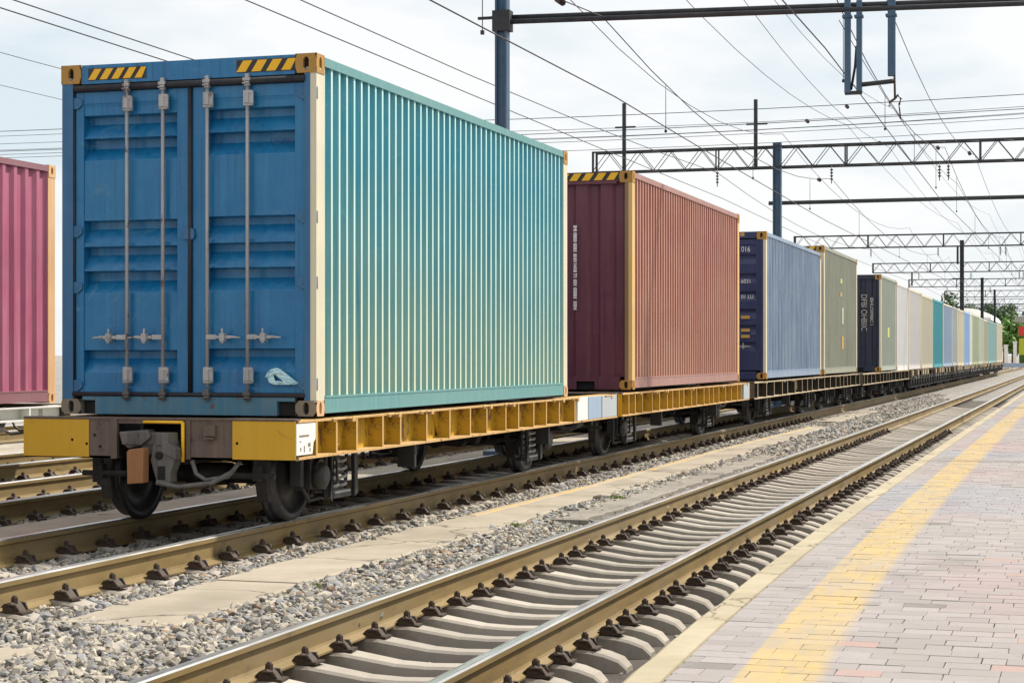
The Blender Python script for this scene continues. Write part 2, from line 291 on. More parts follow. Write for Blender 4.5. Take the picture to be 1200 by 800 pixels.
# ------------------------------------------------------------------ mesh helpers
class MB:
    def __init__(s): s.v = []; s.f = []; s.m = []; s.sm = []
    def add(s, vs, fs, mat=0, smooth=False):
        o = len(s.v); s.v += [tuple(p) for p in vs]
        for f in fs: s.f.append(tuple(i + o for i in f)); s.m.append(mat); s.sm.append(smooth)
        return s
    def box(s, a, b, mat=0):
        x0, y0, z0 = a; x1, y1, z1 = b
        if x0 > x1: x0, x1 = x1, x0
        if y0 > y1: y0, y1 = y1, y0
        if z0 > z1: z0, z1 = z1, z0
        return s.add([(x0, y0, z0), (x1, y0, z0), (x1, y1, z0), (x0, y1, z0), (x0, y0, z1), (x1, y0, z1), (x1, y1, z1), (x0, y1, z1)],
                     [(0, 3, 2, 1), (4, 5, 6, 7), (0, 1, 5, 4), (1, 2, 6, 5), (2, 3, 7, 6), (3, 0, 4, 7)], mat)
    def prism(s, poly, axis, a, b, mat=0, smooth=False):
        # poly: list of 2D points; extruded along axis from a to b
        def P(p, h):
            return (h, p[0], p[1]) if axis == 'x' else (p[0], h, p[1]) if axis == 'y' else (p[0], p[1], h)
        n = len(poly); vs = [P(p, a) for p in poly] + [P(p, b) for p in poly]
        fs = [(i, (i + 1) % n, (i + 1) % n + n, i + n) for i in range(n)] + [tuple(range(n))[::-1], tuple(range(n, 2 * n))]
        return s.add(vs, fs, mat, smooth)
    def tube(s, pts, r, n=8, mat=0, smooth=True, cap=True):
        pts = [Vector(p) for p in pts]; rings = []; o = len(s.v)
        rr = r if isinstance(r, (list, tuple)) else [r] * len(pts)
        up = Vector((0, 0, 1)); vs = []
        for i, p in enumerate(pts):
            d = (pts[min(i + 1, len(pts) - 1)] - pts[max(i - 1, 0)]).normalized()
            a = d.cross(up) if abs(d.dot(up)) < .95 else d.cross(Vector((1, 0, 0)))
            a.normalize(); b = d.cross(a)
            for k in range(n):
                t = 2 * math.pi * k / n; vs.append(p + (a * math.cos(t) + b * math.sin(t)) * rr[i])
        fs = []
        for i in range(len(pts) - 1):
            for k in range(n): fs.append((i * n + k, i * n + (k + 1) % n, (i + 1) * n + (k + 1) % n, (i + 1) * n + k))
        s.add(vs, fs, mat, smooth)
        if cap:
            q = len(pts) - 1
            s.f.append(tuple(o + k for k in range(n))[::-1]); s.m.append(mat); s.sm.append(False)
            s.f.append(tuple(o + q * n + k for k in range(n))); s.m.append(mat); s.sm.append(False)
        return s
    def lathe(s, prof, axis_pt, n=32, mat=0, smooth=True, mats=None):
        # prof: (x offset along X axis, radius); rotates about X through axis_pt
        ax, ay, az = axis_pt; vs = []; fs = []
        for (x, r) in prof:
            for k in range(n):
                t = 2 * math.pi * k / n; vs.append((ax + x, ay + r * math.cos(t), az + r * math.sin(t)))
        for i in range(len(prof) - 1):
            for k in range(n): fs.append((i * n + k, i * n + (k + 1) % n, (i + 1) * n + (k + 1) % n, (i + 1) * n + k))
        if mats is None: return s.add(vs, fs, mat, smooth)
        o = len(s.v); s.v += vs
        for i, f in enumerate(fs): s.f.append(tuple(j + o for j in f)); s.m.append(mats[i // n]); s.sm.append(smooth)
        return s
    def build(s, name, mats, parent=None, bevel=0, loc=None):
        me = bpy.data.meshes.new(name); me.from_pydata(s.v, [], s.f)
        mats = mats if isinstance(mats, (list, tuple)) else [mats]
        for m in mats: me.materials.append(M[m] if isinstance(m, str) else m)
        me.polygons.foreach_set('material_index', s.m); me.polygons.foreach_set('use_smooth', s.sm); me.update()
        o = bpy.data.objects.new(name, me); COL.objects.link(o)
        if parent is not None: o.parent = parent
        if loc: o.location = loc
        if bevel:
            b = o.modifiers.new('bevel', 'BEVEL'); b.width = bevel; b.segments = 2; b.limit_method = 'ANGLE'; b.angle_limit = R(40)
        return o
def tag(o, label, cat, group=None):
    o['label'] = label; o['category'] = cat
    if group: o['group'] = group
    return o
def kind(o, k): o['kind'] = k; return o
def thing(name, label, cat, loc=(0, 0, 0), rz=0, group=None):
    o = bpy.data.objects.new(name, None); o.empty_display_size = .2; COL.objects.link(o)
    o.location = loc; o.rotation_euler = (0, 0, rz); return tag(o, label, cat, group)
def dup_tree(o, parent=None):
    c = o.copy(); COL.objects.link(c); c.parent = parent
    for ch in list(o.children): dup_tree(ch, c)
    return c
def dup_part(o, parent, loc):
    c = o.copy(); COL.objects.link(c); c.parent = parent; c.location = loc; return c
def text_mesh(name, body, size, mat, parent, loc, rot, extrude=.0015, sx=1.0, off=0.0):
    cu = bpy.data.curves.new(name, 'FONT'); cu.body = body; cu.size = size; cu.extrude = extrude; cu.offset = off
    tmp = bpy.data.objects.new(name, cu); COL.objects.link(tmp)
    dg = bpy.context.evaluated_depsgraph_get()
    me = bpy.data.meshes.new_from_object(tmp.evaluated_get(dg)); bpy.data.objects.remove(tmp); bpy.data.curves.remove(cu)
    me.materials.clear(); me.materials.append(M[mat])
    o = bpy.data.objects.new(name, me); COL.objects.link(o); o.parent = parent; o.location = loc; o.rotation_euler = rot; o.scale = (sx, 1, 1)
    return o

# ------------------------------------------------------------------ setting: ground
XN = -3.74            # centre of the nearest track
XT = -6.97            # centre of the train's track
ZT = .235             # rail top of the train's and the left tracks
GA = .70              # half distance between rail heads
def edge_x(y): return -2.12 + .21 * math.exp(-(y - 7.6) / 5.0)
def ground_z(x):
    P = [(-5.75, .005), (-5.1, .0), (-4.62, -.075), (-4.48, -.10), (-4.40, -.345)]
    if x <= P[0][0]: return P[0][1]
    for (a, za), (b, zb) in zip(P, P[1:]):
        if x <= b: return za + (zb - za) * (x - a) / (b - a)
    return -.345
def build_ground():
    xs = [-3000, -600, -120, -60, -35, -20, -12, -9, -8, -5.75, -5.4, -5.1, -4.85, -4.62, -4.48, -4.40, -3.7, -3, -2.4, -1, 3, 12, 60, 600, 3000]
    ys = [-60, -10, 0, 5, 10, 20, 40, 80, 150, 300, 800, 3500]
    mb = MB(); n = len(xs)
    vs = [(x, y, ground_z(x)) for y in ys for x in xs]; fs = []; mats = []
    for j in range(len(ys) - 1):
        for i in range(n - 1): fs.append((j * n + i, j * n + i + 1, (j + 1) * n + i + 1, (j + 1) * n + i)); mats.append(1 if -4.45 < (xs[i] + xs[i + 1]) / 2 < -1.5 and ys[j] < 60 else 0)
    mb.add(vs, fs); mb.m = mats
    kind(mb.build('ground', ['gravel', 'bed']), 'structure')
build_ground()

def ribbon(name, left, right, ys, z, mats, zfun=None, thick=.05, uv_edge=None, jit=0, step=.25, seed=1):
    """slab lying on the ground between two lateral curves"""
    r = random.Random(seed); mb = MB(); n = max(2, int((ys[1] - ys[0]) / step)); vs = []
    for i in range(n + 1):
        y = ys[0] + (ys[1] - ys[0]) * i / n
        a = left(y) + mnoise.noise((y * 1.7, seed, 0)) * jit; b = right(y) + mnoise.noise((y * 1.9, seed + 7, 3)) * jit
        e = .012
        vs += [(a, y, z - thick), (a, y, z - e), (a + e, y, z), (b - e, y, z), (b, y, z - e), (b, y, z - thick)]
    fs = []
    for i in range(n):
        for k in range(5): fs.append((i * 6 + k, i * 6 + k + 1, i * 6 + 7 + k, i * 6 + 6 + k)[::-1])
    fs.append((0, 1, 2, 3, 4, 5)); fs.append(tuple(n * 6 + k for k in range(6))[::-1])
    mb.add(vs, fs); return mb.build(name, mats)
# concrete walkway between the two tracks (slabs), with a worn yellow line on part of its edge
SLL = lambda y: -5.76 + .05 * math.sin(y * .35)
SLR = lambda y: -5.06 - .09 * (1 - abs(math.sin(y * .5))) - max(0, y - 24) * .012
kind(ribbon('path_slab', lambda y: -5.78, lambda y: -5.33, (6.2, 8.75), .026, ['slab'], jit=.1, seed=3), 'structure')
kind(ribbon('path_slab', SLL, SLR, (9.55, 11.62), .028, ['slab'], jit=.10, seed=4), 'structure')
kind(ribbon('path_slab', SLL, SLR, (11.66, 40.5), .030, ['slab'], jit=.10, seed=5), 'structure')
kind(ribbon('path_patch', lambda y: SLR(y) - .03, lambda y: -4.62, (17.2, 29), .0, ['patch'], jit=.14, seed=6, thick=.09), 'structure')
kind(ribbon('path_slab', lambda y: -5.9, lambda y: -5.4, (43, 52), .05, ['slab'], jit=.15, seed=8), 'structure')
def yl():
    m, t, b = base_mat('worn_yellow_line', .8, 0, .3)
    f = ramp(t, noise_node(t, 6, 8, .7, 'Object', (1.5, .4, 1)), .38, .56)
    t.links.new(mix(t, f, (.50, .33, .10, 1), (.36, .31, .24, 1)), b.inputs['Base Color']); M['yline'] = m
yl()
kind(ribbon('path_marking', lambda y: SLL(y) + .03, lambda y: SLL(y) + .15, (17.0, 40.3), .0345, ['yline'], jit=.03, seed=5, thick=.004), 'structure')
kind(ribbon('path_slab', lambda y: -9.3, lambda y: -8.62, (9, 48), .05, ['slab'], jit=.1, seed=9), 'structure')
kind(ribbon('path_slab', lambda y: -17.8, lambda y: -16.3, (12, 60), .05, ['slab'], jit=.12, seed=10), 'structure')

# platform
def build_platform():
    ys = [2 + .4 * i for i in range(48)] + [21 + 2 * i for i in range(50)] + [125, 150]
    mb = MB(); vs = []
    for y in ys:
        e = edge_x(y); j = mnoise.noise((y * 1.3, 0, 5)) * .018 + mnoise.noise((y * 6, 0, 9)) * .008; k = mnoise.noise((y * 5, 2, 9)) * .012
        vs += [(e + .05, y, -.40), (e + .02 + j, y, .10), (e + .01 + j, y, .175 + k * .5), (e + .045 + j + k, y, .20), (e + .19, y, .203), (e + .20, y, .16)]
    fs = []
    for i in range(len(ys) - 1):
        for c in range(5): fs.append((i * 6 + c, i * 6 + c + 1, i * 6 + 7 + c, i * 6 + 6 + c)[::-1])
    mb.add(vs, fs); kind(mb.build('platform_edging', ['coping']), 'structure')
    mb = MB(); vs = []
    for y in ys: vs += [(edge_x(y) + .19, y, .187), (3.4, y, .187), (3.4, y, -.4)]
    fs = []
    for i in range(len(ys) - 1):
        for c in range(2): fs.append((i * 3 + c, i * 3 + c + 1, i * 3 + 4 + c, i * 3 + 3 + c))
    mb.add(vs, fs); kind(mb.build('platform_base', ['mortar']), 'structure')
    # brick paving: every brick has its own tilt, height and tint
    V = []; Fc = []; T = []; UV = []
    r = random.Random(5); y = 4.6; row = 0
    while y < 125:
        ry = .165 if y < 60 else .38
        x = edge_x(y) + .202 + (0 if row % 2 else -.0); first = True
        while x < (1.6 if y < 30 else 2.6):
            L = r.choice((.20, .22, .23, .24, .26)) if not first else (.23 if row % 2 else .12)
            if r.random() < .06: L *= .55
            first = False
            g = r.uniform(.0015, .004) if r.random() > .10 else r.uniform(.004, .010)
            h = .2035 + r.gauss(0, .0011); tx, ty = r.gauss(0, .003), r.gauss(0, .004); ch = .0025
            gap = .02 if (row in (35, 66) and .44 < x - edge_x(y) < .80) else 0
            a0, a1, b0, b1 = x + g / 2, x + L - g / 2, y + g * .4 + gap, y + ry - g * .4
            o = len(V)
            jx = [r.gauss(0, .0012) for _ in range(4)]
            cs = [(a0 + jx[0], b0), (a1 + jx[1], b0), (a1 + jx[2], b1), (a0 + jx[3], b1)]
            cx, cy = (a0 + a1) / 2, (b0 + b1) / 2
            for (px, py) in cs: V.append((px, py, .18))
            for (px, py) in cs: V.append((px, py, h - .003 + (px - cx) * tx + (py - cy) * ty))
            for (px, py) in cs:
                qx = px + (ch if px < cx else -ch); qy = py + (ch if py < cy else -ch)
                V.append((qx, qy, h + (px - cx) * tx + (py - cy) * ty))
            Fc.append((o + 8, o + 9, o + 10, o + 11))
            for i in range(4):
                j = (i + 1) % 4; Fc.append((o + 4 + i, o + 4 + j, o + 8 + j, o + 8 + i)); Fc.append((o + i, o + j, o + 4 + j, o + 4 + i))
            n1_ = mnoise.noise((cx * .45, cy * .22, 1)); n2_ = mnoise.noise((cx * .3 + 9, cy * .4, 7)); q = r.random()
            base = np.array((.275, .250, .245)) * r.uniform(.86, 1.10)
            pk = np.array((.30, .215, .22)) * r.uniform(.88, 1.08); bl = np.array((.225, .245, .285)) * r.uniform(.9, 1.08)
            k1 = min(max((n1_ - .05) * 1.7 + r.gauss(0, .16), 0), .7); k2 = min(max((n2_ - .12) * 1.8 + r.gauss(0, .12), 0), .6)
            c = base * (1 - k1) + pk * k1; c = c * (1 - k2) + bl * k2
            if q < .02: c = c * .62
            elif q < .032: c = np.array((.33, .225, .20))
            T.append(c); UV.append((cs, cy))
            x += L
        y += ry; row += 1
    me = bpy.data.meshes.new('platform_paving'); me.from_pydata(V, [], Fc); me.polygons.foreach_set('use_smooth', np.zeros(len(Fc), bool)); me.materials.append(M['brick'])
    at = me.color_attributes.new('tint', 'FLOAT_COLOR', 'POINT')
    tt = np.ones((len(T), 12, 4), np.float32); tt[:, :, :3] = np.array(T, np.float32)[:, None, :]; at.data.foreach_set('color', tt.ravel())
    uvl = me.uv_layers.new(name='UVMap'); va = np.array(V, np.float32); li = np.empty(len(me.loops), np.int32); me.loops.foreach_get('vertex_index', li)
    ex = -2.12 + .21 * np.exp(-(va[:, 1] - 7.6) / 5.0); uv = np.stack([va[:, 0] - ex, va[:, 1]], 1)[li]; uvl.data.foreach_set('uv', uv.ravel().astype(np.float32))
    o = bpy.data.objects.new('platform_paving', me); COL.objects.link(o); kind(o, 'structure')
build_platform()
# road across the yard beyond the last wagon
mb = MB(); mb.box((-60, 212, -.05), (40, 300, .06)); kind(mb.build('road', ['slab']), 'structure')

# ------------------------------------------------------------------ rails
def rail_profile(h=.21):
    r = [(-.07, 0), (.07, 0), (.07, .012), (.018, .034), (.011, .05), (.011, h - .055), (.034, h - .042), (.036, h - .012), (.028, h - .002), (0, h), (-.028, h - .002), (-.036, h - .012), (-.034, h - .042), (-.011, h - .055), (-.011, .05), (-.018, .034), (-.07, .012)]
    return r
def rail(x, ztop, y0, y1, label, group):
    P = rail_profile(); mb = MB(); n = len(P); vs = []; yy = [y0]
    while yy[-1] < y1: yy.append(min(yy[-1] + 4, y1))
    for y in yy: vs += [(x + p[0], y, ztop - .21 + p[1]) for p in P]
    fs = []; ms = []
    for i in range(len(yy) - 1):
        for k in range(n): fs.append((i * n + k, i * n + (k + 1) % n, (i + 1) * n + (k + 1) % n, (i + 1) * n + k)); ms.append(1 if k in (7, 8, 9, 10) else 0)
    fs.append(tuple(range(n))[::-1]); fs.append(tuple((len(yy) - 1) * n + k for k in range(n))); ms += [0, 0]
    mb.add(vs, fs); mb.m = ms
    return tag(mb.build('rail', ['railweb', 'railhead']), label, 'rail', group)
GR = 'steel rails of the yard tracks'
rail(XN + GA, 0, 4, 212, 'shiny topped rusty rail closest to the brick platform', GR)
rail(XN - GA, 0, 4, 212, 'shiny topped rusty rail beside the gravel, far rail of the empty platform track', GR)
rail(XT + GA, ZT, 4, 212, 'rusty rail under the container train on its lit walkway side', GR)
rail(XT - GA, ZT, 4, 212, 'dark shaded rail under the far wheels of the container train', GR)
X2 = -10.35; X3 = -13.55; X4 = -19.2
rail(X2 + GA, ZT, 6, 110, 'near rail of the empty track just left of the blue ended container', GR)
rail(X2 - GA, ZT, 6, 110, 'far rail of the empty track just left of the blue ended container', GR)
rail(X3 + GA, ZT, 6, 110, 'near rail of the track carrying the pink container', GR)
rail(X3 - GA, ZT, 6, 110, 'far rail of the track carrying the pink container', GR)
rail(X4 + GA, ZT, 10, 110, 'near rail of the leftmost track, seen beneath the pink container', GR)
rail(X4 - GA, ZT, 10, 110, 'far rail of the leftmost track, seen beneath the pink container', GR)

# ------------------------------------------------------------------ sleepers with rail clips
def sleeper_mesh(deep=True):
    xs = [-1.10, -1.08, -1.0, -.90, -.70, -.54, -.40, -.2, 0, .2, .40, .54, .70, .86, .95, 1.04, 1.09]
    zt = [-.09, -.055, -.022, -.006, 0, 0, -.020, -.048, -.055, -.048, -.020, 0, 0, -.006, -.022, -.052, -.10]
    wt = [.07, .085, .088, .09, .09, .09, .085, .078, .075, .078, .085, .09, .09, .09, .088, .085, .07]
    vs = []; fs = []
    for x, z, wd in zip(xs, zt, wt):
        vs += [(x, -wd - .016, -.20), (x, -wd - .006, z - .016), (x, -wd + .012, z), (x, wd - .012, z), (x, wd + .006, z - .016), (x, wd + .016, -.20)]
    for i in range(len(xs) - 1):
        for k in range(5): fs.append((i * 6 + k, i * 6 + k + 1, i * 6 + 7 + k, i * 6 + 6 + k)[::-1])
    fs.append((0, 1, 2, 3, 4, 5)); fs.append(tuple((len(xs) - 1) * 6 + k for k in range(6))[::-1])
    return MB().add(vs, fs)
sl0 = sleeper_mesh().build('sleeper', ['sleeper'])
SLEEPER_ME = sl0.data; bpy.data.objects.remove(sl0)
def clip_mesh():
    mb = MB()
    mb.prism([(-.005, .0), (.15, .0), (.15, .014), (.075, .022), (.06, .045), (-.005, .045)], 'y', -.07, .07)      # base plate with shoulder
    mb.prism([(-.03, .03), (.0, .06), (.045, .072), (.085, .045), (.11, .016), (.085, .016), (.05, .042), (.0, .035)], 'y', -.062, .062)  # clamp
    hexa = [(.042 + .026 * math.cos(math.pi / 3 * k), .026 * math.sin(math.pi / 3 * k)) for k in range(6)]
    mb.prism(hexa, 'z', .06, .10)
    mb.tube([(.042, 0, .09), (.042, 0, .112)], .015, 6)
    mb.tube([(.11, -.055, .012), (.09, -.062, .058), (.03, -.066, .056), (-.01, -.05, .028)], .011, 5)
    mb.tube([(.11, .055, .012), (.09, .062, .058), (.03, .066, .056), (-.01, .05, .028)], .011, 5)
    return mb
cm = clip_mesh(); M['clip'] = paint('rusty_clip', (.035, .022, .015, 1), (.075, .048, .03, 1), .5, .3, .7, .5)
cm.v = [(v[0] * .9, v[1] * .86, v[2] * .9) for v in cm.v]
c0 = cm.build('rail_clip', ['clip']); CLIP_ME = c0.data; bpy.data.objects.remove(c0)
def sleepers(xc, ztop, y0, y1, pitch, label, group, clip_to, dz=0):
    y = y0; r = random.Random(int(abs(xc) * 100))
    while y < y1:
        o = bpy.data.objects.new('sleeper', SLEEPER_ME); COL.objects.link(o)
        o.location = (xc + r.gauss(0, .012), y + r.gauss(0, .012), ztop - .212 + dz + r.gauss(0, .003)); o.rotation_euler = (r.gauss(0, .008), 0, r.gauss(0, .008))
        tag(o, label, 'railway sleeper', group)
        if y < clip_to:
            for sx in (-GA, GA):
                for sd_ in (-1, 1):
                    c = bpy.data.objects.new('rail_clip', CLIP_ME); COL.objects.link(c); c.parent = o
                    c.location = (sx + sd_ * .066, r.gauss(0, .006), .0); c.rotation_euler = (0, r.gauss(0, .03), (0 if sd_ > 0 else math.pi) + r.gauss(0, .06))
        y += pitch
sleepers(XN, 0, 7.2, 66, .543, 'concrete sleeper crossing the dark bed of the empty track beside the platform', 'sleepers of the track beside the platform', 44)
sleepers(XT, ZT, 7.3, 52, .60, 'half buried concrete sleeper with rusty clips under the container train', 'sleepers under the container train', 44, dz=.022)
sleepers(X2, ZT, 13.0, 26, .60, 'half buried concrete sleeper of the empty track left of the train', 'sleepers of the empty track left of the train', 26)
sleepers(X3, ZT, 18.5, 31, .60, 'half buried concrete sleeper of the track carrying the pink container', 'sleepers under the pink container', 27)

# ------------------------------------------------------------------ ballast stones (stuff)
def ballast():
    rs = np.random.RandomState(3)
    t = (1 + 5 ** .5) / 2
    ico = np.array([(-1, t, 0), (1, t, 0), (-1, -t, 0), (1, -t, 0), (0, -1, t), (0, 1, t), (0, -1, -t), (0, 1, -t), (t, 0, -1), (t, 0, 1), (-t, 0, -1), (-t, 0, 1)], float) / 1.9
    IF = np.array([(0, 11, 5), (0, 5, 1), (0, 1, 7), (0, 7, 10), (0, 10, 11), (1, 5, 9), (5, 11, 4), (11, 10, 2), (10, 7, 6), (7, 1, 8), (3, 9, 4), (3, 4, 2), (3, 2, 6), (3, 6, 8), (3, 8, 9), (4, 9, 5), (2, 4, 11), (6, 2, 10), (8, 6, 7), (9, 8, 1)])
    temps = [ico * (1 + rs.uniform(-.42, .34, (12, 1))) * rs.uniform(.75, 1.25, (1, 3)) for _ in range(14)]
    regs = []   # x0,x1,y0,y1,n per m2,size
    regs.append((-5.35, -4.46, 6.0, 9.6, 1000, .031)); regs.append((-5.12, -4.46, 9.6, 17, 1000, .031)); regs.append((-5.12, -4.46, 17, 30, 560, .036)); regs.append((-5.2, -4.46, 30, 70, 220, .046))
    regs.append((-6.18, -5.74, 6.0, 20, 480, .029)); regs.append((-6.18, -5.72, 20, 44, 420, .037)); regs.append((-5.8, -5.0, 8.6, 9.75, 900, .031))
    regs.append((-6.6, -6.15, 6.5, 20, 420, .028)); regs.append((-7.6, -6.4, 6.5, 18, 420, .028)); regs.append((-8.75, -7.7, 9.5, 26, 420, .03)); regs.append((-9.7, -9.2, 9.5, 30, 480, .03))
    regs.append((-11.0, -9.7, 10, 34, 300, .032)); regs.append((-12.7, -11.0, 12, 34, 330, .034)); regs.append((-16.4, -12.9, 14, 36, 160, .038)); regs.append((-5.8, -5.1, 40.5, 75, 170, .04))
    regs.append((-4.4, -2.3, 6, 30, 26, .02))
    VS = []; CS = []; cnt = 0
    pal = np.array([(.33, .30, .25), (.215, .205, .19), (.40, .355, .28), (.14, .14, .15), (.26, .26, .265), (.46, .41, .325), (.27, .18, .11), (.08, .078, .075)])
    pw = np.array([.22, .17, .2, .1, .13, .09, .045, .045]); pw /= pw.sum()
    for (x0, x1, y0, y1, d, sz) in regs:
        n = int((x1 - x0) * (y1 - y0) * d)
        px = rs.uniform(x0, x1, n); py = rs.uniform(y0, y1, n)
        pz = np.array([ground_z(a) for a in px])
        for k in range(14):
            idx = np.arange(k, n, 14); m = len(idx)
            if not m: continue
            s = sz * np.exp(rs.normal(0, .33, m)) * .62
            s = np.clip(s, sz * .3, sz * 1.25)
            a = rs.uniform(0, 2 * np.pi, m); b = rs.normal(0, .5, m); c = rs.normal(0, .5, m)
            ca, sa, cb, sb, cc, sc = np.cos(a), np.sin(a), np.cos(b), np.sin(b), np.cos(c), np.sin(c)
            Rm = np.stack([ca * cb, ca * sb * sc - sa * cc, ca * sb * cc + sa * sc, sa * cb, sa * sb * sc + ca * cc, sa * sb * cc - ca * sc, -sb, cb * sc, cb * cc], 1).reshape(m, 3, 3)
            tv = temps[k] * np.array([1.3, .95, .66])
            v = np.einsum('mij,kj->mki', Rm, tv) * s[:, None, None]
            v += np.stack([px[idx], py[idx], pz[idx] + s * rs.uniform(-.2, .38, m) + .006], 1)[:, None, :]
            VS.append(v.reshape(-1, 3)); col = pal[rs.choice(len(pal), m, p=pw)] * rs.uniform(.8, 1.15, (m, 1))
            CS.append(np.repeat(np.concatenate([col, np.ones((m, 1))], 1), 12, 0)); cnt += m
    V = np.concatenate(VS).astype(np.float32); C = np.concatenate(CS).astype(np.float32)
    F = (IF[None] + (np.arange(cnt) * 12)[:, None, None]).reshape(-1, 3)
    me = bpy.data.meshes.new('ballast_stones'); me.vertices.add(len(V)); me.vertices.foreach_set('co', V.ravel())
    me.loops.add(F.size); me.loops.foreach_set('vertex_index', F.ravel().astype(np.int32))
    me.polygons.add(len(F)); me.polygons.foreach_set('loop_start', np.arange(0, F.size, 3, dtype=np.int32)); me.polygons.foreach_set('loop_total', np.full(len(F), 3, np.int32))
    me.polygons.foreach_set('use_smooth', np.zeros(len(F), bool)); me.update(); me.validate()
    at = me.color_attributes.new('tint', 'FLOAT_COLOR', 'POINT'); at.data.foreach_set('color', C.ravel())
    me.materials.append(M['stone'])
    o = bpy.data.objects.new('ballast_stones', me); COL.objects.link(o); kind(o, 'stuff'); o['label'] = 'loose grey ballast stones covering the ground between the tracks'
    print('stones', cnt)
ballast()
def tuft(x, y, z, n, seed, label):
    r = random.Random(seed); mb = MB()
    for _ in range(n):
        a = r.uniform(0, 6.28); d = r.uniform(0, .07); bx, by = x + math.cos(a) * d * 1.6, y + math.sin(a) * d; h = r.uniform(.015, .05); lx, ly = r.gauss(0, .04), r.gauss(0, .03); wd = .004
        mb.add([(bx - wd, by, z), (bx + wd, by, z), (bx + lx * .5 + wd * .7, by + ly * .5, z + h * .7), (bx + lx, by + ly, z + h), (bx + lx * .5 - wd * .7, by + ly * .5, z + h * .7)], [(0, 1, 2, 3, 4)])
    return tag(mb.build('weed', ['grass']), label, 'weed')
tuft(-5.05, 16.3, 0, 90, 1, 'small yellow green weed at the slab edge nearest the grey stones')
tuft(-4.95, 19.9, .0, 60, 2, 'thin sprawling weed on the dirty asphalt patch by the rail')
tuft(-5.1, 11.7, 0, 30, 3, 'tiny weed growing by the crack in the concrete walkway')

# ------------------------------------------------------------------ containers
WC = 2.30
def corrug(y0, y1, n, d, z0, z1, xo, sgn, flat=.30, slope=.2, axis='y', ridge=False):
    """corrugated sheet; outer face at xo, recess d toward -sgn; runs along axis"""
    mb = MB(); p = (y1 - y0) / n; pts = []
    for i in range(n):
        a = y0 + i * p
        pts += [(a, xo), (a + p * flat, xo), (a + p * (flat + slope), xo - sgn * d), (a + p * (1 - slope), xo - sgn * d)]
    pts.append((y1, xo))
    vs = []; fs = []
    for (a, x) in pts:
        q = (x, a) if axis == 'y' else (a, x)
        vs += [(q[0], q[1], z0), (q[0], q[1], z1)]
    for i in range(len(pts) - 1):
        f = (2 * i, 2 * i + 2, 2 * i + 3, 2 * i + 1); fs.append(f if (sgn > 0) == (axis == 'y') else f[::-1])
    mb.add(vs, fs)
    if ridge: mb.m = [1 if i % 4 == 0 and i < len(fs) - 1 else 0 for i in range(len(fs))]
    return mb
def casting_mesh(w=.178, h=.118, dpt=.162, hole=True):
    """corner casting whose outer corner is at the origin side (-x... ) : box 0..w, 0..dpt, 0..h with oval holes in the -y and +x faces"""
    mb = MB()
    def face(u0, u1, v0, v1, put, out):
        cu, cv = (u0 + u1) / 2, (v0 + v1) / 2; n = 12; ou = []; inn = []; bk = []
        for k in range(n):
            t = 2 * math.pi * (k + .5) / n; cx, sx = math.cos(t), math.sin(t)
            s = min(abs((u1 - u0) / 2 / cx) if abs(cx) > 1e-6 else 9, abs((v1 - v0) / 2 / sx) if abs(sx) > 1e-6 else 9)
            ou.append((cu + cx * s, cv + sx * s)); inn.append((cu + cx * .026, cv + sx * .040 + (.012 if sx > 0 else -.012)))
        o = len(mb.v); vs = [put(a, b, 0) for a, b in ou] + [put(a, b, 0) for a, b in inn] + [put(a, b, .035) for a, b in inn]
        fs = []; ms = []
        for k in range(n):
            j = (k + 1) % n
            fs.append((k, j, n + j, n + k)); fs.append((n + k, n + j, 2 * n + j, 2 * n + k))
        mb.add(vs, fs, out); mb.add(vs[2 * n:], [tuple(range(n))], 1)
    face(0, w, 0, h, lambda a, b, d: (a, d, b), 0)
    face(0, dpt, 0, h, lambda a, b, d: (w - d, a, b), 2)
    mb.box((0.001, .04, 0.001), (w - .04, dpt - .001, h - .001)); 
    e = .0
    mb.add([(0, 0, 0), (w, 0, 0), (w, dpt, 0), (0, dpt, 0), (0, 0, h), (w, 0, h), (w, dpt, h), (0, dpt, h)], [(0, 3, 2, 1), (4, 5, 6, 7), (2, 3, 7, 6), (3, 0, 4, 7)], 0)
    return mb
def hazard(parent, x0, x1, z0, z1, y, n, lean=.05):
    """yellow and black slanted stripe panel on the -y face"""
    mb = MB(); p = (x1 - x0) / n
    mb.box((x0, y, z0), (x1, y + .003, z1), 1)
    for i in range(n):
        a = x0 + i * p; b = a + p * .62
        q = [(a, z0 + .006), (b, z0 + .006), (min(b + lean, x1), z1 - .006), (min(a + lean, x1), z1 - .006)]
        mb.prism(q, 'y', y - .0025, y - .0005, 0)
    return mb.build('hazard_panel', ['haz_y', 'haz_k'], parent)
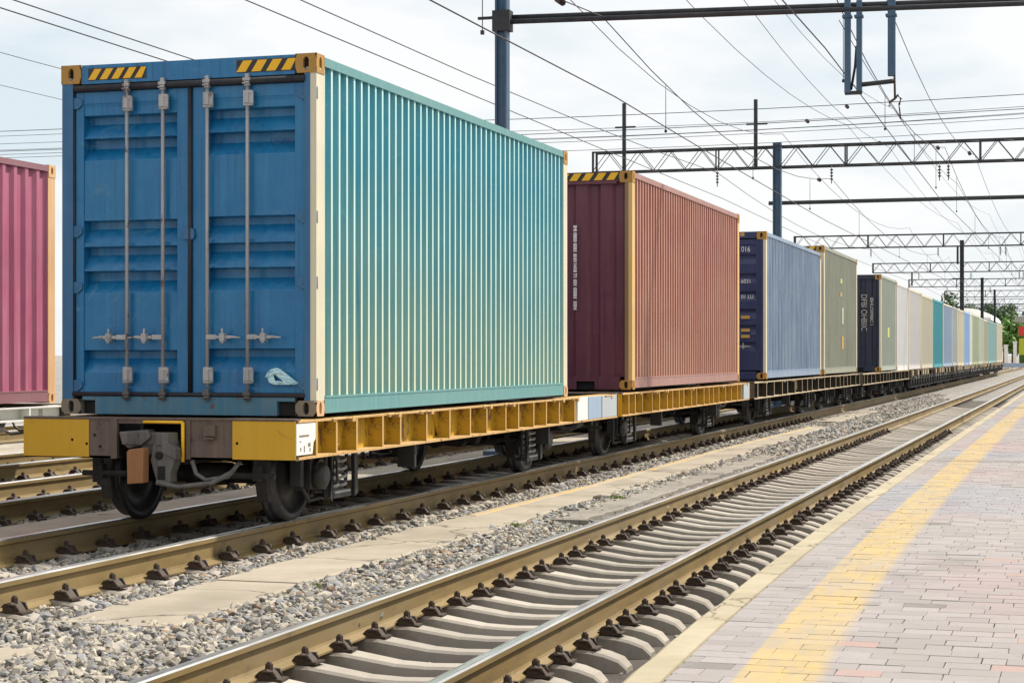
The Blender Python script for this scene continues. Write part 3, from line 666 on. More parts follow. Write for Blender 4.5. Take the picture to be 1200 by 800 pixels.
def container(label, y, L, H, z, side, end, post, rail_m, roof=None, end_style='corrugated', nc=40, postfront=None, cast='casting', detail=2, x=XT, casthi=None, W=WC, ridge=None, cd=.04, cf=.26, castside=None):
    t = thing('shipping_container', label, 'shipping container', (x, y, z), 0, 'shipping containers in the yard')
    h = W / 2; roof = roof or side; postfront = postfront or post
    rb = .155; rt = .085
    for sg in (1, -1):
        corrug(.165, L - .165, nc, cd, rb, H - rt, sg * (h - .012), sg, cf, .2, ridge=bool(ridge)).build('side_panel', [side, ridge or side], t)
        mb = MB(); mb.box((sg * h, .17, 0.02), (sg * (h - .05), L - .17, rb)); mb.box((sg * (h + .004), .18, rb - .012), (sg * (h - .06), L - .18, rb + .006))
        mb.build('bottom_rail', [rail_m], t)
        mb = MB(); mb.box((sg * h, .17, H - rt), (sg * (h - .06), L - .17, H - .012)); mb.build('top_rail', [post if detail == 1 else rail_m], t)
    mb = corrug(.1, L - .1, max(8, nc // 2), .02, -h + .06, h - .06, H - .02, 1)
    mb.v = [(v[2], v[1], v[0]) for v in mb.v]; mb.f = [f[::-1] for f in mb.f]; mb.build('roof_panel', [roof], t)
    MB().box((-h + .05, .2, .10), (h - .05, L - .2, .14)).build('floor', ['underframe'], t)
    # posts : front pair has a front skin of its own colour
    for sx in (1, -1):
        for yy, fr in ((0, 1), (L, 0)):
            s = 1 if fr else -1
            mb = MB(); a = yy + s * .004; b = yy + s * .165
            mb.prism([(sx * (h - .002), a), (sx * (h - .09), a), (sx * (h - .09), a + s * .05), (sx * (h - .05), b), (sx * (h - .002), b)], 'z', .11, H - .11)
            mb.box((sx * (h - (.055 if sx > 0 and fr else .004)), a - s * .002, .115), (sx * (h - .105), a + s * .006, H - .115), 1)
            mb.build('corner_post', [post, postfront], t)
    # corner castings
    cmesh = None
    for zz in (0, 1):
        for sx in (1, -1):
            for fr in (1, 0):
                big = detail == 2
                wd, hh = (.185, .155 if zz else .125)
                mb = casting_mesh(wd, hh, .162)
                vs = []
                for (a, b, c) in mb.v:
                    X = h - wd + a if sx > 0 else -(h - wd + a); Yv = b if fr else L - b; Z = c if zz == 0 else H - hh + c
                    vs.append((X + (.003 if sx > 0 else -.003), Yv - (.003 if fr else -.003), Z))
                mb.v = vs
                mb.build('corner_casting', [(casthi or cast) if zz else cast, 'black', (casthi or cast) if zz else (castside or cast)], t)
    # far end wall
    corrug(-h + .1, h - .1, 8, .04, .15, H - .12, L - .02, 1, axis='x').build('end_panel', [end], t)
    MB().box((-h + .18, L - .06, 0.0), (h - .18, L - .004, .15)).build('sill', [rail_m], t)
    MB().box((-h + .18, L - .07, H - .12), (h - .18, L - .006, H - .01)).build('header', [rail_m], t)
    if end_style == 'corrugated':
        corrug(-h + .1, h - .1, 6, .045, .17, H - .135, .03, -1, .46, .12, axis='x').build('end_panel', [end], t)
        hd = MB().box((-h + .18, .002, H - .14), (h - .18, .06, H - .006)).build('header', [end], t)
        sl = MB(); sl.box((-h + .18, .004, .0), (-.62, .07, .17)); sl.box((-.36, .004, 0), (.36, .07, .17)); sl.box((.62, .004, 0), (h - .18, .07, .17)); sl.box((-.62, .004, .11), (-.36, .07, .17)); sl.box((.36, .004, .11), (.62, .07, .17)); sl.box((-.62, .05, 0), (-.36, .06, .11), 1); sl.box((.36, .05, 0), (.62, .06, .11), 1)
        sl.build('sill', [end, 'black'], t)
        return t, hd
    return t, None

def door_leaf(t, x0, x1, z0, z1, bands, mat, y=.03):
    """door leaf: flat frame around a horizontally ribbed panel"""
    ix0, ix1 = x0 + .075, x1 - .11 if x1 < 0.1 else x1 - .075
    if x0 > 0: ix0 = x0 + .13; ix1 = x1 - .10
    mb = MB()
    mb.box((x0, y, z0), (ix0, y + .12, z1)); mb.box((ix1, y, z0), (x1, y + .12, z1))
    mb.box((ix0, y, z1 - .10), (ix1, y + .05, z1)); mb.box((ix0, y, z0), (ix1, y + .05, z0 + .06))
    pr = [(z1 - .10, 0.0)]
    pr = [(z1 - .10, .004), (z1 - .13, .010)]
    for i, (zb, dp) in enumerate(bands):
        pr += [(zb, .010), (zb - .006, .012 + dp), (zb - .066 - (.012 if i in (1, 4) else 0), .014 + dp), (zb - .185, .012)]
    pr += [(z0 + .06, .012)]
    vs = []; fs = []
    for (z, d) in pr: vs += [(ix0, y + d, z), (ix1, y + d, z)]
    for i in range(len(pr) - 1): fs.append((2 * i, 2 * i + 2, 2 * i + 3, 2 * i + 1))
    mb.add(vs, fs)
    return mb.build('door', [mat], t, bevel=.004)
def lock_bar(dr, x, z0, z1, y, side):
    """galvanised bar with guides, cams and a handle"""
    b = MB().tube([(x, y, z0 + .06), (x, y, z1 - .02)], .0155, 10).build('locking_bar', ['galv'], dr)
    for (za, zb) in ((z1 - .21, z1 - .085), (z0 + .09, z0 + .22)):
        m = MB(); m.box((x - .030, y - .018, za), (x + .050, y + .02, zb)); m.box((x - .024, y - .032, za + .02), (x + .024, y - .016, zb - .02)); m.box((x + .02, y - .024, za + .012), (x + .06, y - .017, zb - .012))
        for s1 in (za + .025, zb - .025): m.tube([(x + .04, y - .03, s1), (x + .04, y - .017, s1)], .009, 6)
        m.build('bar_bracket', ['galv'], dr, bevel=.004)
    for (zc, sg) in ((z1 + .0, 1), (z0 - .0, -1)):
        m = MB(); m.box((x - .022, y - .02, zc - .05), (x + .022, y + .02, zc - .01)); m.box((x - .032, y - .026, zc - .01), (x + .03, y + .018, zc + .018)); m.box((x - .014, y - .022, zc + .015), (x + .02, y + .012, zc + .048)); m.tube([(x - .03, y - .03, zc - .03), (x + .03, y - .03, zc - .025)], .009, 6)
        m.build('cam_keeper', ['galv' if sg > 0 else 'greysteel'], dr, bevel=.003)
    zh = .635; s = side
    m = MB(); m.box((x, y - .026, zh - .02), (x + s * .09, y - .008, zh + .02)); m.box((x + s * .09, y - .03, zh - .014), (x + s * .24, y - .016, zh + .012)); m.tube([(x + s * .22, y - .024, zh), (x + s * .31, y - .030, zh - .006)], [.013, .007], 6)
    m.build('handle', ['galv'], dr, bevel=.004)
    m = MB(); m.box((x + s * .13, y - .05, zh - .035), (x + s * .175, y + .012, zh + .03)); m.tube([(x + s * .152, y - .04, zh + .025), (x + s * .150, y - .036, zh + .07)], .010, 6); m.box((x + s * .14, y - .046, zh - .05), (x + s * .165, y - .03, zh - .03))
    m.build('handle_catch', ['galv'], dr, bevel=.003)
def hinge(dr, x, z, s, mat):
    m = MB(); m.prism([(x, z - .045), (x + s * .11, z - .05), (x + s * .155, z - .015), (x + s * .155, z + .03), (x + s * .11, z + .048), (x, z + .045)], 'y', .012, .028)
    m.tube([(x - s * .008, .02, z - .05), (x - s * .008, .02, z + .05)], .016, 8); m.tube([(x + s * .05, .008, z), (x + s * .05, .02, z)], .012, 6); m.tube([(x + s * .11, .008, z), (x + s * .11, .02, z)], .012, 6)
    m.build('hinge', [mat], dr, bevel=.004)

# ---- the teal container with blue doors
H1 = 2.896; Z1 = 1.11
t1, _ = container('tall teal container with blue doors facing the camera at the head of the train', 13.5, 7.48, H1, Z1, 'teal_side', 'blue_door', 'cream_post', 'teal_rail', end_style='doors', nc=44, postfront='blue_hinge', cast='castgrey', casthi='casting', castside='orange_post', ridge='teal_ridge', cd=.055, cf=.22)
def teal_front(t):
    h = WC / 2
    hd = MB(); hd.box((-h + .19, .004, 2.735), (h - .19, .06, H1 - .004)); hd = hd.build('header', ['blue_door'], t)
    hazard(hd, .249 - h, .786 - h, 2.762, 2.862, .001, 5, .06); hazard(hd, 1.60 - h, 2.125 - h, 2.765, 2.868, .001, 4, .06)
    sl = MB(); sl.box((-h + .31, .004, 0), (h - .345, .06, .15)); sl.box((-h + .19, .004, .115), (-h + .31, .06, .15)); sl.box((h - .345, .004, .115), (h - .19, .06, .15)); sl.box((-h + .19, .05, 0), (-h + .31, .058, .115), 1); sl.box((h - .345, .05, 0), (h - .19, .058, .115), 1)
    sl.box((-h + .19, .06, -.0), (h - .19, .09, .12), 1); sl.build('sill', ['sill_blue', 'black'], t, bevel=.004)
    # back board that shuts the box behind the doors
    MB().box((-h + .1, .14, .12), (h - .1, .16, H1 - .1)).build('bulkhead', ['black'], t)
    sm = MB(); sm.tube([(-h + .12, .012, 2.70), (h - .10, .012, 2.70)], .030, 8); sm.tube([(-h + .1, .012, .165), (h - .1, .012, .165)], .020, 8); sm.tube([(.026, .020, .17), (.026, .020, 2.68)], .020, 8); sm.tube([(-h + .105, .026, .17), (-h + .105, .026, 2.68)], .014, 8); sm.tube([(h - .09, .026, .17), (h - .09, .026, 2.68)], .014, 8)
    sm.build('door_seal', ['rubber'], t)
    bl = [(2.474, .085), (2.285, .095), (1.602, .085), (1.386, .085), (1.184, .095), (.528, .08)]
    dl = door_leaf(t, -h + .115, .012, .175, 2.672, bl, 'blue_door')
    drr = door_leaf(t, .04, h - .10, .175, 2.672, [(a + .012, b) for a, b in bl], 'blue_door')
    for x in (.613 - h, .942 - h): lock_bar(dl, x, .17, 2.705, -.008, -1)
    for x in (1.343 - h, 1.701 - h): lock_bar(drr, x, .17, 2.705, -.008, 1)
    for z in (2.58, 1.515, 1.05, .235): hinge(dl, -h + .03, z, 1, 'blue_hinge')
    for z in (2.58, 1.59, 1.065, .255): hinge(drr, h - .02, z, -1, 'blue_hinge')
    MB().prism([(-.035, 1.43), (.06, 1.43), (.075, 1.47), (.06, 1.52), (-.035, 1.52)], 'y', .004, .03).build('lock_plate', ['blue_hinge'], drr, bevel=.004)
    text_mesh('lettering', 'CEO/AIO', .062, 'stencil', drr, (1.885 - h, .0295 + .006, 2.19), (R(90), 0, 0), sx=.82)
    # crumpled scrap of plastic caught low on the right hand door
    r = random.Random(8); mb = MB(); nx, nz = 22, 14; vs = []; fs = []
    OX = [100, 112, 125, 150, 185, 210, 245, 265, 290, 330, 352]; OT = [150, 104, 92, 82, 80, 92, 118, 128, 150, 178, 190]; OB = [150, 174, 194, 206, 208, 208, 208, 208, 207, 204, 198]
    for j in range(nz + 1):
        for i in range(nx + 1):
            u = i / nx; v = j / nz; q = 100 + 252 * u
            top = float(np.interp(q, OX, OT)); bot = float(np.interp(q, OX, OB))
            xx = 1.866 - h + (q - 100) * .00108 + .01 * math.sin(v * 7) * (1 - u); zz = .385 - (bot + (top - bot) * v - 80) * .00104
            k = mnoise.noise((u * 5, v * 4, 3)) * .035 + mnoise.noise((u * 11, v * 9, 8)) * .014
            if .22 < u < .42 and .15 < v < .62: k = .002
            vs.append((xx, .008 - abs(k), zz))
    for j in range(nz):
        for i in range(nx):
            if 3 <= j <= 7 and 5 <= i <= 10 - (j - 3): continue
            fs.append((j * (nx + 1) + i, j * (nx + 1) + i + 1, (j + 1) * (nx + 1) + i + 1, (j + 1) * (nx + 1) + i))
    mb.add(vs, fs, 0, False)
    o = mb.build('plastic_scrap', ['plastic'])
    o.location = (XT, 13.5, Z1); sdm = o.modifiers.new('thick', 'SOLIDIFY'); sdm.thickness = .003
    tag(o, 'crumpled pale blue plastic scrap stuck low on the right blue door', 'plastic scrap')
teal_front(t1)

# ---- the others of the train
def mark(parent, name, mat, a, b): return MB().box(a, b).build(name, [mat], parent)
h = WC / 2
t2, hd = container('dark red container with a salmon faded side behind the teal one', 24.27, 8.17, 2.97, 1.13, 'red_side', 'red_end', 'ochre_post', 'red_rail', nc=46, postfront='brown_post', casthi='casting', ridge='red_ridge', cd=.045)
hazard(hd, -h + .19, h - .19, 2.845, 2.955, -.001, 11, .07)
text_mesh('lettering', 'IMI 0800 0081 81011418 71 001 00081 1004', .062, 'lettering', t2, (.33, -.018, 2.24), (R(90), R(90), 0), sx=1.02, off=.004)
mark(t2, 'end_flange', 'red_end', (-h + .1, -.012, 2.80), (h - .22, .05, 2.835))

t3, _ = container('blue grey streaky container with navy ribbed doors, third on the train', 35.33, 7.9, 2.86, 1.13, 'bluegrey_side', 'navy_door', 'cream_post', 'bluegrey_side', end_style='doors', nc=40, postfront='navy_door')
def navy_front(t, H):
    hd = MB().box((-h + .19, .004, H - .13), (h - .19, .06, H - .004)).build('header', ['navy_door'], t)
    MB().box((-h + .19, .004, 0), (h - .19, .06, .15)).build('sill', ['navy_door'], t)
    bl = [(2.42, .05), (2.05, .05), (1.70, .05), (1.36, .05), (1.05, .05), (.72, .05)]
    dl = door_leaf(t, -h + .115, .0, .17, H - .15, bl, 'navy_door'); dr = door_leaf(t, .03, h - .10, .17, H - .15, bl, 'navy_door')
    MB().box((-h + .1, .14, .12), (h - .1, .16, H - .1)).build('bulkhead', ['black'], t)
    for d, xs_, s in ((dl, (-.56, -.22), -1), (dr, (.22, .56), 1)):
        for x in xs_: lock_bar(d, x, .17, H - .17, -.008, s)
    text_mesh('lettering', '016', .15, 'lettering', dr, (.66, .028, 2.47), (R(90), 0, 0), sx=.8)
    text_mesh('lettering', '6031', .11, 'lettering', dr, (.66, .028, 1.86), (R(90), 0, 0), sx=.9)
    text_mesh('lettering', '01 LU', .11, 'lettering', dr, (.66, .028, 1.56), (R(90), 0, 0), sx=.9)
    for z in (1.17, .92, .80): mark(dr, 'warning_label', 'orange', (.66, .018, z), (.83, .026, z + .06))
    mark(hd, 'warning_label', 'orange', (h - .5, 0, H - .09), (h - .42, .003, H - .02))
navy_front(t3, 2.86)
t4, hd4 = container('tall olive grey weathered container with hazard striped header and yellow marks', 43.7, 6.75, 3.06, 1.13, 'olive_side', 'olive_side', 'cream_post', 'olive_side', nc=32)
hazard(hd4, -h + .19, h - .19, 2.935, 3.045, -.001, 9, .07)
for (yy, zz, hh, mt) in ((3.2, 2.28, .12, 'lemon'), (3.15, 1.95, .10, 'orange'), (3.5, 1.25, .42, 'khaki_side'), (3.5, .62, .32, 'orange')):
    mark(t4, 'side_mark', mt, (h - .013, yy, zz), (h - .006, yy + .32, zz + hh))
t5, hd5 = container('narrow grey green container with near black lettered end wall', 56.66, 4.85, 2.95, 1.10, 'greygreen_side', 'navy_end', 'cream_post', 'greygreen_side', nc=26, postfront='navy_end')
text_mesh('lettering', 'DFBI OHBIIC', .25, 'fadedlettering', t5, (.56, -.018, 2.35), (R(90), R(90), 0), sx=.8, off=.003)
text_mesh('lettering', 'IBHLOIMBIC I', .13, 'fadedlettering', t5, (.83, -.018, 2.25), (R(90), R(90), 0), sx=1.1, off=.004)
mark(t5, 'side_mark', 'lemon', (h - .013, 2.1, 1.05), (h - .006, 2.65, 1.36))
far = [  # label, y0, y1, top, side, rail/post
    ('clean white container right behind the near black ended one', 61.85, 65.75, 4.00, 'white_side', 'white_side'),
    ('off white container with faint grey stains next to the clean white one', 66.05, 71.1, 3.97, 'offwhite_side', 'cream_post'),
    ('beige container standing just before the bright teal one', 71.5, 77.1, 3.93, 'beige_side', 'cream_post'),
    ('small bright teal container far down the train', 77.4, 82.7, 3.92, 'bright_teal_side', 'bright_teal_side'),
    ('pale blue grey container just behind the bright teal one', 83.0, 88.9, 3.90, 'paleblue_side', 'cream_post'),
    ('light grey container between pale blue grey and cream ones', 89.2, 92.4, 3.90, 'lightgrey_side', 'lightgrey_side'),
    ('cream container beside the sky blue one', 92.7, 98.1, 3.88, 'cream_side', 'cream_post'),
    ('sky blue container far down the train', 98.4, 103.2, 3.88, 'skyblue_side', 'skyblue_side'),
    ('short white container between sky blue and sage green ones', 103.4, 105.7, 3.9, 'white_side', 'white_side'),
    ('sage green container far down the train', 106.0, 112.2, 3.87, 'sage_side', 'sage_side'),
    ('pale mint green container behind the sage green one', 112.5, 117.7, 3.86, 'palegreen_side', 'palegreen_side'),
    ('khaki container between mint green and aqua ones', 118.0, 123.7, 3.82, 'khaki_side', 'cream_post'),
    ('aqua container close to the end of the train', 124.1, 136.5, 3.86, 'aqua_side', 'aqua_side'),
    ('cream container at the very end of the train', 137.0, 146.6, 3.88, 'cream_side', 'cream_post')]
for (lb, a, b, top, sd_, pm) in far:
    zb = 1.06 if a < 90 else 1.02
    container(lb, a, b - a, top - zb, zb, sd_, sd_, pm, sd_, nc=max(10, int((b - a) / .19)), detail=1, cast=pm)
# pink container on the track far left
container('pink red container with orange corner posts on the left track', 9.0, 11.3, 2.97, 1.0, 'pink_side', 'pink_side', 'orange_post', 'pink_rail', nc=44, x=-12.3 - h, cast='orange_post')

# ------------------------------------------------------------------ wagons
WR = .375
def wheelset(t, y, zr=0.0):
    ws = MB().tube([(-.62, y, WR), (.62, y, WR)], .078, 14)
    ws.tube([(-.2, y, WR), (.2, y, WR)], .095, 14)
    ws = ws.build('wheelset', ['dark'], t)
    prof = [(-.012, .05), (-.012, .16), (.012, .19), (.02, .34), (-.028, .365), (-.03, .447), (-.008, .452), (.004, .428), (.02, .42), (.10, .415), (.105, .35), (.07, .34), (.06, .20), (.085, .16), (.085, .05)]
    ms = [0, 0, 0, 0, 0, 1, 1, 1, 1, 0, 0, 0, 0, 0]
    for s in (1, -1):
        mb = MB(); mb.lathe([(p[0], p[1] * WR / .42) for p in prof], (0, 0, 0), 40, mats=ms)
        if s < 0: mb.v = [(-v[0], v[1], v[2]) for v in mb.v]; mb.f = [f[::-1] for f in mb.f]
        w_ = mb.build('wheel', ['dark', 'tread'], ws); w_.location = (s * (GA - .045), y, WR)
        MB().tube([(s * .7, y, WR), (s * .96, y, WR), (s * .965, y, WR), (s * 1.03, y, WR), (s * 1.06, y, WR)], [.06, .06, .115, .115, .07], 14).build('axle_box', ['dark'], ws)
    return ws
def suspension(t, y, s, d):
    """axle guard, box and a nest of coil springs; s side, d direction of the spring nest"""
    x = s * .90
    mb = MB()
    mb.box((x - .07, y - .13, .27), (x + .07, y + .13, .56))
    mb.tube([(x + s * .07, y, .42), (x + s * .11, y, .42)], .10, 12)
    mb.prism([(y - .22, .86), (y + .22, .86), (y + .15, .55), (y + .10, .25), (y - .10, .25), (y - .15, .55)], 'x', x - .085, x - .065)
    yc = y + d * .50
    mb.prism([(y + d * .12, .34), (yc + d * .22, .20), (yc + d * .22, .16), (y + d * .12, .26)], 'x', x - .05, x + .06)
    mb.box((x - .09, yc - .20, .16), (x + .09, yc + .20, .20))
    mb.prism([(yc - .20, .58), (yc + .22, .58), (yc + .14, .86), (yc - .10, .86)], 'x', x - .04, x + .07)
    mb.box((x - .1, yc - .22, .56), (x + .1, yc + .22, .60)); mb.tube([(x + s * .02, yc - .22, .17), (x + s * .02, yc - .24, .58)], .018, 6); mb.tube([(x + s * .02, yc + .22, .17), (x + s * .03, yc + .24, .6)], .018, 6)
    mb.tube([(x - .02, y + d * .1, .60), (x, y + d * .28, .70), (x + s * .03, yc - d * .1, .60)], .022, 6)
    mb.tube([(x, y - d * .16, .3), (x - s * .05, y + d * .1, .16), (x, yc - d * .2, .18)], .02, 6)
    mb.prism([(y - d * .20, .60), (y - d * .12, .70), (yc + d * .30, .80), (yc + d * .34, .70), (yc + d * .26, .64), (y + d * .2, .58)], 'x', x + s * .09, x + s * .125)
    for q in (-.25, .25): mb.prism([(yc + q - .035, .62), (yc + q + .035, .62), (yc + q + .055 * (1 if q > 0 else -1), .18), (yc + q - .02, .15)], 'x', x + s * .075, x + s * .11)
    mb.tube([(x + s * .13, y - d * .05, .72), (x + s * .16, y + d * .2, .50), (x + s * .15, yc - d * .26, .30)], .014, 6); mb.box((x - .05, y - .28, .30), (x + .05, y - .22, .82)); mb.box((x - .05, y + .22, .30), (x + .05, y + .28, .82))
    g = mb.build('axle_guard', ['dark'], t, bevel=.006)
    for k in (-.085, .085):
        pts = []; n = 56
        for i in range(n + 1):
            a = 2 * math.pi * 5.2 * i / n; pts.append((x + s * .02 + .058 * math.cos(a), yc + k + .058 * math.sin(a), .20 + .355 * i / n))
        MB().tube(pts, .015, 6).build('spring', ['springsteel'], g)
    MB().box((x - .075, yc - .17, .20), (x + .095, yc + .17, .222)).build('spring_plate', ['springsteel'], g, bevel=.005)
    return g
RIB = {}
def wagon(label, y0, y1, axles, paint_m, flange_m, ribs, beam=True, panel=True, ztop=None, endpanel=None, front_detail=False, x=XT, sill_h=.31, halfw=1.19, low=False, detail=True, web_shade_m=None, rib_m=None):
    t = thing('flat_wagon', label, 'flat wagon', (x, y0, ZT), 0, 'container flat wagons')
    L = y1 - y0; zt = (ztop if ztop is not None else Z1) - ZT - .008; zb = zt - sill_h
    for s in (1, -1):
        mb = MB()
        xo = s * halfw; xi = s * (halfw - .13)
        mb.box((xi, .06, zb + .012), (xi - s * .014, L - .06, zt - .012))
        mb.box((xo, .06, zt - .014), (xi - s * .1, L - .06, zt - .030), 1)
        mb.box((xo + s * .004, .06, zb - .006), (xi - s * .05, L - .06, zb + .014), 1)
        mb.box((xi - s * .02, .06, zb + .02), (xi - s * .16, L - .06, zb + .03), 2)
        sill = mb.build('side_sill', [web_shade_m or paint_m, flange_m, 'underframe'], t)
        yy = .42; k = 0; r = random.Random(int(y0 * 7))
        proto = None
        while yy < L - .2:
            if proto is None:
                m = MB(); m.prism([(xi + s * .0, zb + .014), (xo - s * .008, zb + .014), (xo - s * .004, zt - .03), (xi, zt - .03)], 'y', -.007, .007, 0); m.box((xo - s * .006, -.016, zb + .016), (xo - s * .001, .016, zt - .031), 1)
                proto = m.build('stiffener_rib', [web_shade_m or paint_m, rib_m or flange_m], sill, loc=(0, yy, 0))  # with a dark web material the rib faces carry shade as colour
            else: dup_part(proto, sill, (0, yy, 0))
            yy += ribs * r.uniform(.68, 1.25)
        if detail:
            # wide gusset plates and lugs sitting on the sill
            for gy in (L * .10, L * .36, L * .60, L * .86):
                m = MB(); m.prism([(gy - .24, zt - .03), (gy + .24, zt - .03), (gy + .12, zb + .06), (gy - .12, zb + .06)], 'x', xi + s * .002, xi + s * .018); m.build('gusset', [paint_m], sill)
            for gy in [L * q for q in (.07, .19, .27, .45, .52, .70, .78, .93)]:
                m = MB(); ln = r.uniform(.22, .5)
                m.box((xo + s * .012, gy, zt - .030), (xo - s * .09, gy + ln, zt - .012)); m.box((xo + s * .006, gy + .03, zt - .045), (xo - s * .05, gy + .10, zt - .030)); m.box((xo + s * .016, gy + ln - .09, zt - .055), (xo - s * .05, gy + ln - .02, zt - .012))
                m.build('lug', [flange_m], sill, bevel=.004)
    # centre sill and cross members
    m = MB(); m.box((-.20, .1, zb - .06), (-.17, L - .1, zt - .04)); m.box((.17, .1, zb - .06), (.20, L - .1, zt - .04)); m.box((-.22, .1, zt - .04), (.22, L - .1, zt - .02)); m.build('centre_sill', ['underframe'], t)
    n = max(3, int(L / 1.3))
    cmn = None
    for i in range(n):
        yc = .5 + (L - 1.0) * i / (n - 1)
        if cmn is None:
            m = MB(); m.box((-halfw + .13, -.05, zb + .03), (halfw - .13, .05, zt - .05)); cmn = m.build('cross_member', ['underframe'], t, loc=(0, yc, 0))
        else: dup_part(cmn, t, (0, yc, 0))
    for a in axles:
        yy = a - y0; d = 1 if yy < L / 2 else -1
        wheelset(t, yy)
        if detail:
            for s in (1, -1):
                for e in (1, -1):
                    arc = [(yy + e * .43 * math.cos(q), WR + .43 * math.sin(q)) for q in (-.45, -.15, .15, .42)] + [(yy + e * .50 * math.cos(q), WR + .50 * math.sin(q)) for q in (.36, .1, -.15, -.40)]
                    m = MB(); m.prism(arc, 'x', s * (GA - .05), s * (GA + .05)); m.box((s * (GA - .03), yy + e * .53, .36), (s * (GA + .03), yy + e * .60, .48)); m.tube([(s * GA, yy + e * .56, .44), (s * (GA - .02), yy + e * .62, zb + .05)], .022, 6); m.tube([(s * (GA - .25), yy + e * .58, .40), (s * (GA + .16), yy + e * .58, .40)], .026, 6)
                    m.build('brake_shoe', ['underframe'], t, bevel=.004)
        for s in (1, -1): suspension(t, yy, s, d)
        if detail:
            m = MB(); m.tube([(-.72, yy + d * .50, .42), (-.3, yy + d * .54, .36), (.3, yy + d * .54, .36), (.72, yy + d * .50, .42)], .045, 8)
            m.box((-.78, yy + d * .44, .28), (-.66, yy + d * .50, .54)); m.box((.66, yy + d * .44, .28), (.78, yy + d * .50, .54)); m.tube([(-.5, yy + d * .54, .36), (-.45, yy + d * .8, .6)], .02, 6); m.tube([(.5, yy + d * .54, .36), (.45, yy + d * .8, .6)], .02, 6)
            m.build('brake_beam', ['dark'], t, bevel=.005)
            m = MB(); yr = yy + d * .95
            m.prism([(-.45, .62), (-.20, .56), (.05, .60), (.42, .70), (.74, .72), (.76, .52), (.52, .44), (.48, .36), (.38, .40), (.30, .33), (.12, .36), (-.02, .31), (-.10, .38), (-.40, .44)], 'y', yr, yr + d * .14)
            m.tube([(-.3, yr - d * .04, .50), (.6, yr - d * .04, .56)], .03, 8); m.box((.02, yr - d * .06, .40), (.12, yr, .66)); m.box((-.25, yr - d * .05, .42), (-.17, yr, .60))
            m.build('brake_rigging', ['underframe'], t, bevel=.006)
    if detail:
        m = MB(); m.tube([(.0, L * .45, .52), (.0, L * .55, .52)], .14, 12); m.tube([(0, L * .55, .52), (0, L * .72, .46)], .02, 6); m.box((-.05, L * .47, .6), (.05, L * .53, zb)); m.build('brake_cylinder', ['dark'], t)
        m = MB(); m.tube([(-.5, L * .62, .50), (-.5, L * .78, .50)], .13, 12); m.build('air_tank', ['underframe'], t)
        for (sx, yy) in ((1, L * .27), (1, L * .70), (-1, L * .3)):
            m = MB(); m.box((sx * (halfw - .22), yy, zb - .22), (sx * (halfw - .05), yy + .05, zb)); m.box((sx * (halfw - .18), yy + .06, zb - .12), (sx * (halfw - .10), yy + .2, zb - .0)); m.build('step_bracket', ['dark'], t, bevel=.005)
    # end beams
    for (yy, s) in ((0, 1), (L, -1)):
        b = MB(); b.box((-halfw, yy, zb - .012), (-.36, yy + s * .016, zt)); b.box((.26, yy, zb - .012), (halfw, yy + s * .016, zt)); b.box((-.36, yy, zt - .045), (.26, yy + s * .016, zt))
        b.box((-halfw, yy - s * .012, zt - .012), (halfw, yy + s * .10, zt + .003)); b.box((-halfw, yy, zb - .012), (-.36, yy + s * .10, zb + .006)); b.box((.26, yy, zb - .012), (halfw, yy + s * .10, zb + .006))
        b.box((-.40, yy - s * .014, zb - .014), (-.345, yy + s * .02, zt - .01)); b.box((-.36, yy + s * .05, zb), (-.35, yy + s * .45, zt - .05), 1); b.box((.25, yy + s * .05, zb), (.26, yy + s * .45, zt - .05), 1); b.box((-.36, yy + s * .42, zb), (.26, yy + s * .45, zt - .05), 1)
        b.box((.26, yy - s * .012, zb - .01), (.30, yy + s * .02, zt - .01)); b.box((.42, yy - s * .03, zt - .135), (.52, yy, zt - .05)); b.box((.43, yy - s * .04, zt - .16), (.51, yy - s * .002, zt - .145))
        for (hx, hz) in ((-.75, .13), (-.62, .10), (-.55, .17), (.70, .12), (-.50, .08)): b.tube([(hx, yy - s * .006, zb + hz), (hx, yy + s * .002, zb + hz)], .012, 8, 1)
        bo = b.build('end_beam', ['rustbrown', 'black'], t)
        if panel:
            MB().box((-halfw - .004, yy - s * .006, zb - .004), (-.60, yy - s * .001, zt - .016)).build('warning_panel', ['yellowplate'], bo)
            MB().box((.66, yy - s * .006, zb - .004), (halfw + .004, yy - s * .001, zt - .016)).build('warning_panel', ['yellowplate'], bo)
        yk = yy; m = MB()   # coupler : shank, knuckle head set in the pocket, cast lock piece with a hole
        m.box((-.12, yk - s * .02, zb + .02), (.10, yk + s * .4, zb + .16))
        P = lambda p: [(q[0], yk - s * q[1]) for q in p]
        m.prism(P([(-.31, -.05), (-.12, -.08), (.08, -.06), (.20, .02), (.17, .14), (.06, .12), (.0, .04), (-.10, .03), (-.16, .10), (-.27, .07)]), 'z', zb + .10, zb + .20)
        m.prism([(-.30, zb + .20), (-.05, zb + .22), (-.02, zb + .16), (-.10, zb + .10), (-.22, zb + .07), (-.28, zb + .12)], 'y', yk - s * .06, yk + s * .06)
        m.prism([(.02, zb + .10), (.09, zb + .17), (.13, zb + .20), (.19, zb + .13), (.21, zb - .02), (.17, zb - .12), (.17, zb - .19), (.06, zb - .21), (.03, zb - .12), (.0, zb - .02)], 'y', yk - s * .10, yk + s * .02)
        m.prism([(.11, zb + .16), (.24, zb + .08), (.24, zb - .01), (.12, zb + .05)], 'y', yk - s * .14, yk - s * .05)
        m.tube([(.075, yk - s * .112, zb + .02), (.075, yk - s * .09, zb + .02)], .034, 14, 1)
        m.box((.06, yk - s * .104, zb - .17), (.13, yk - s * .09, zb - .06), 1)
        cp = m.build('coupler', ['greysteel', 'black'], t, bevel=.010)
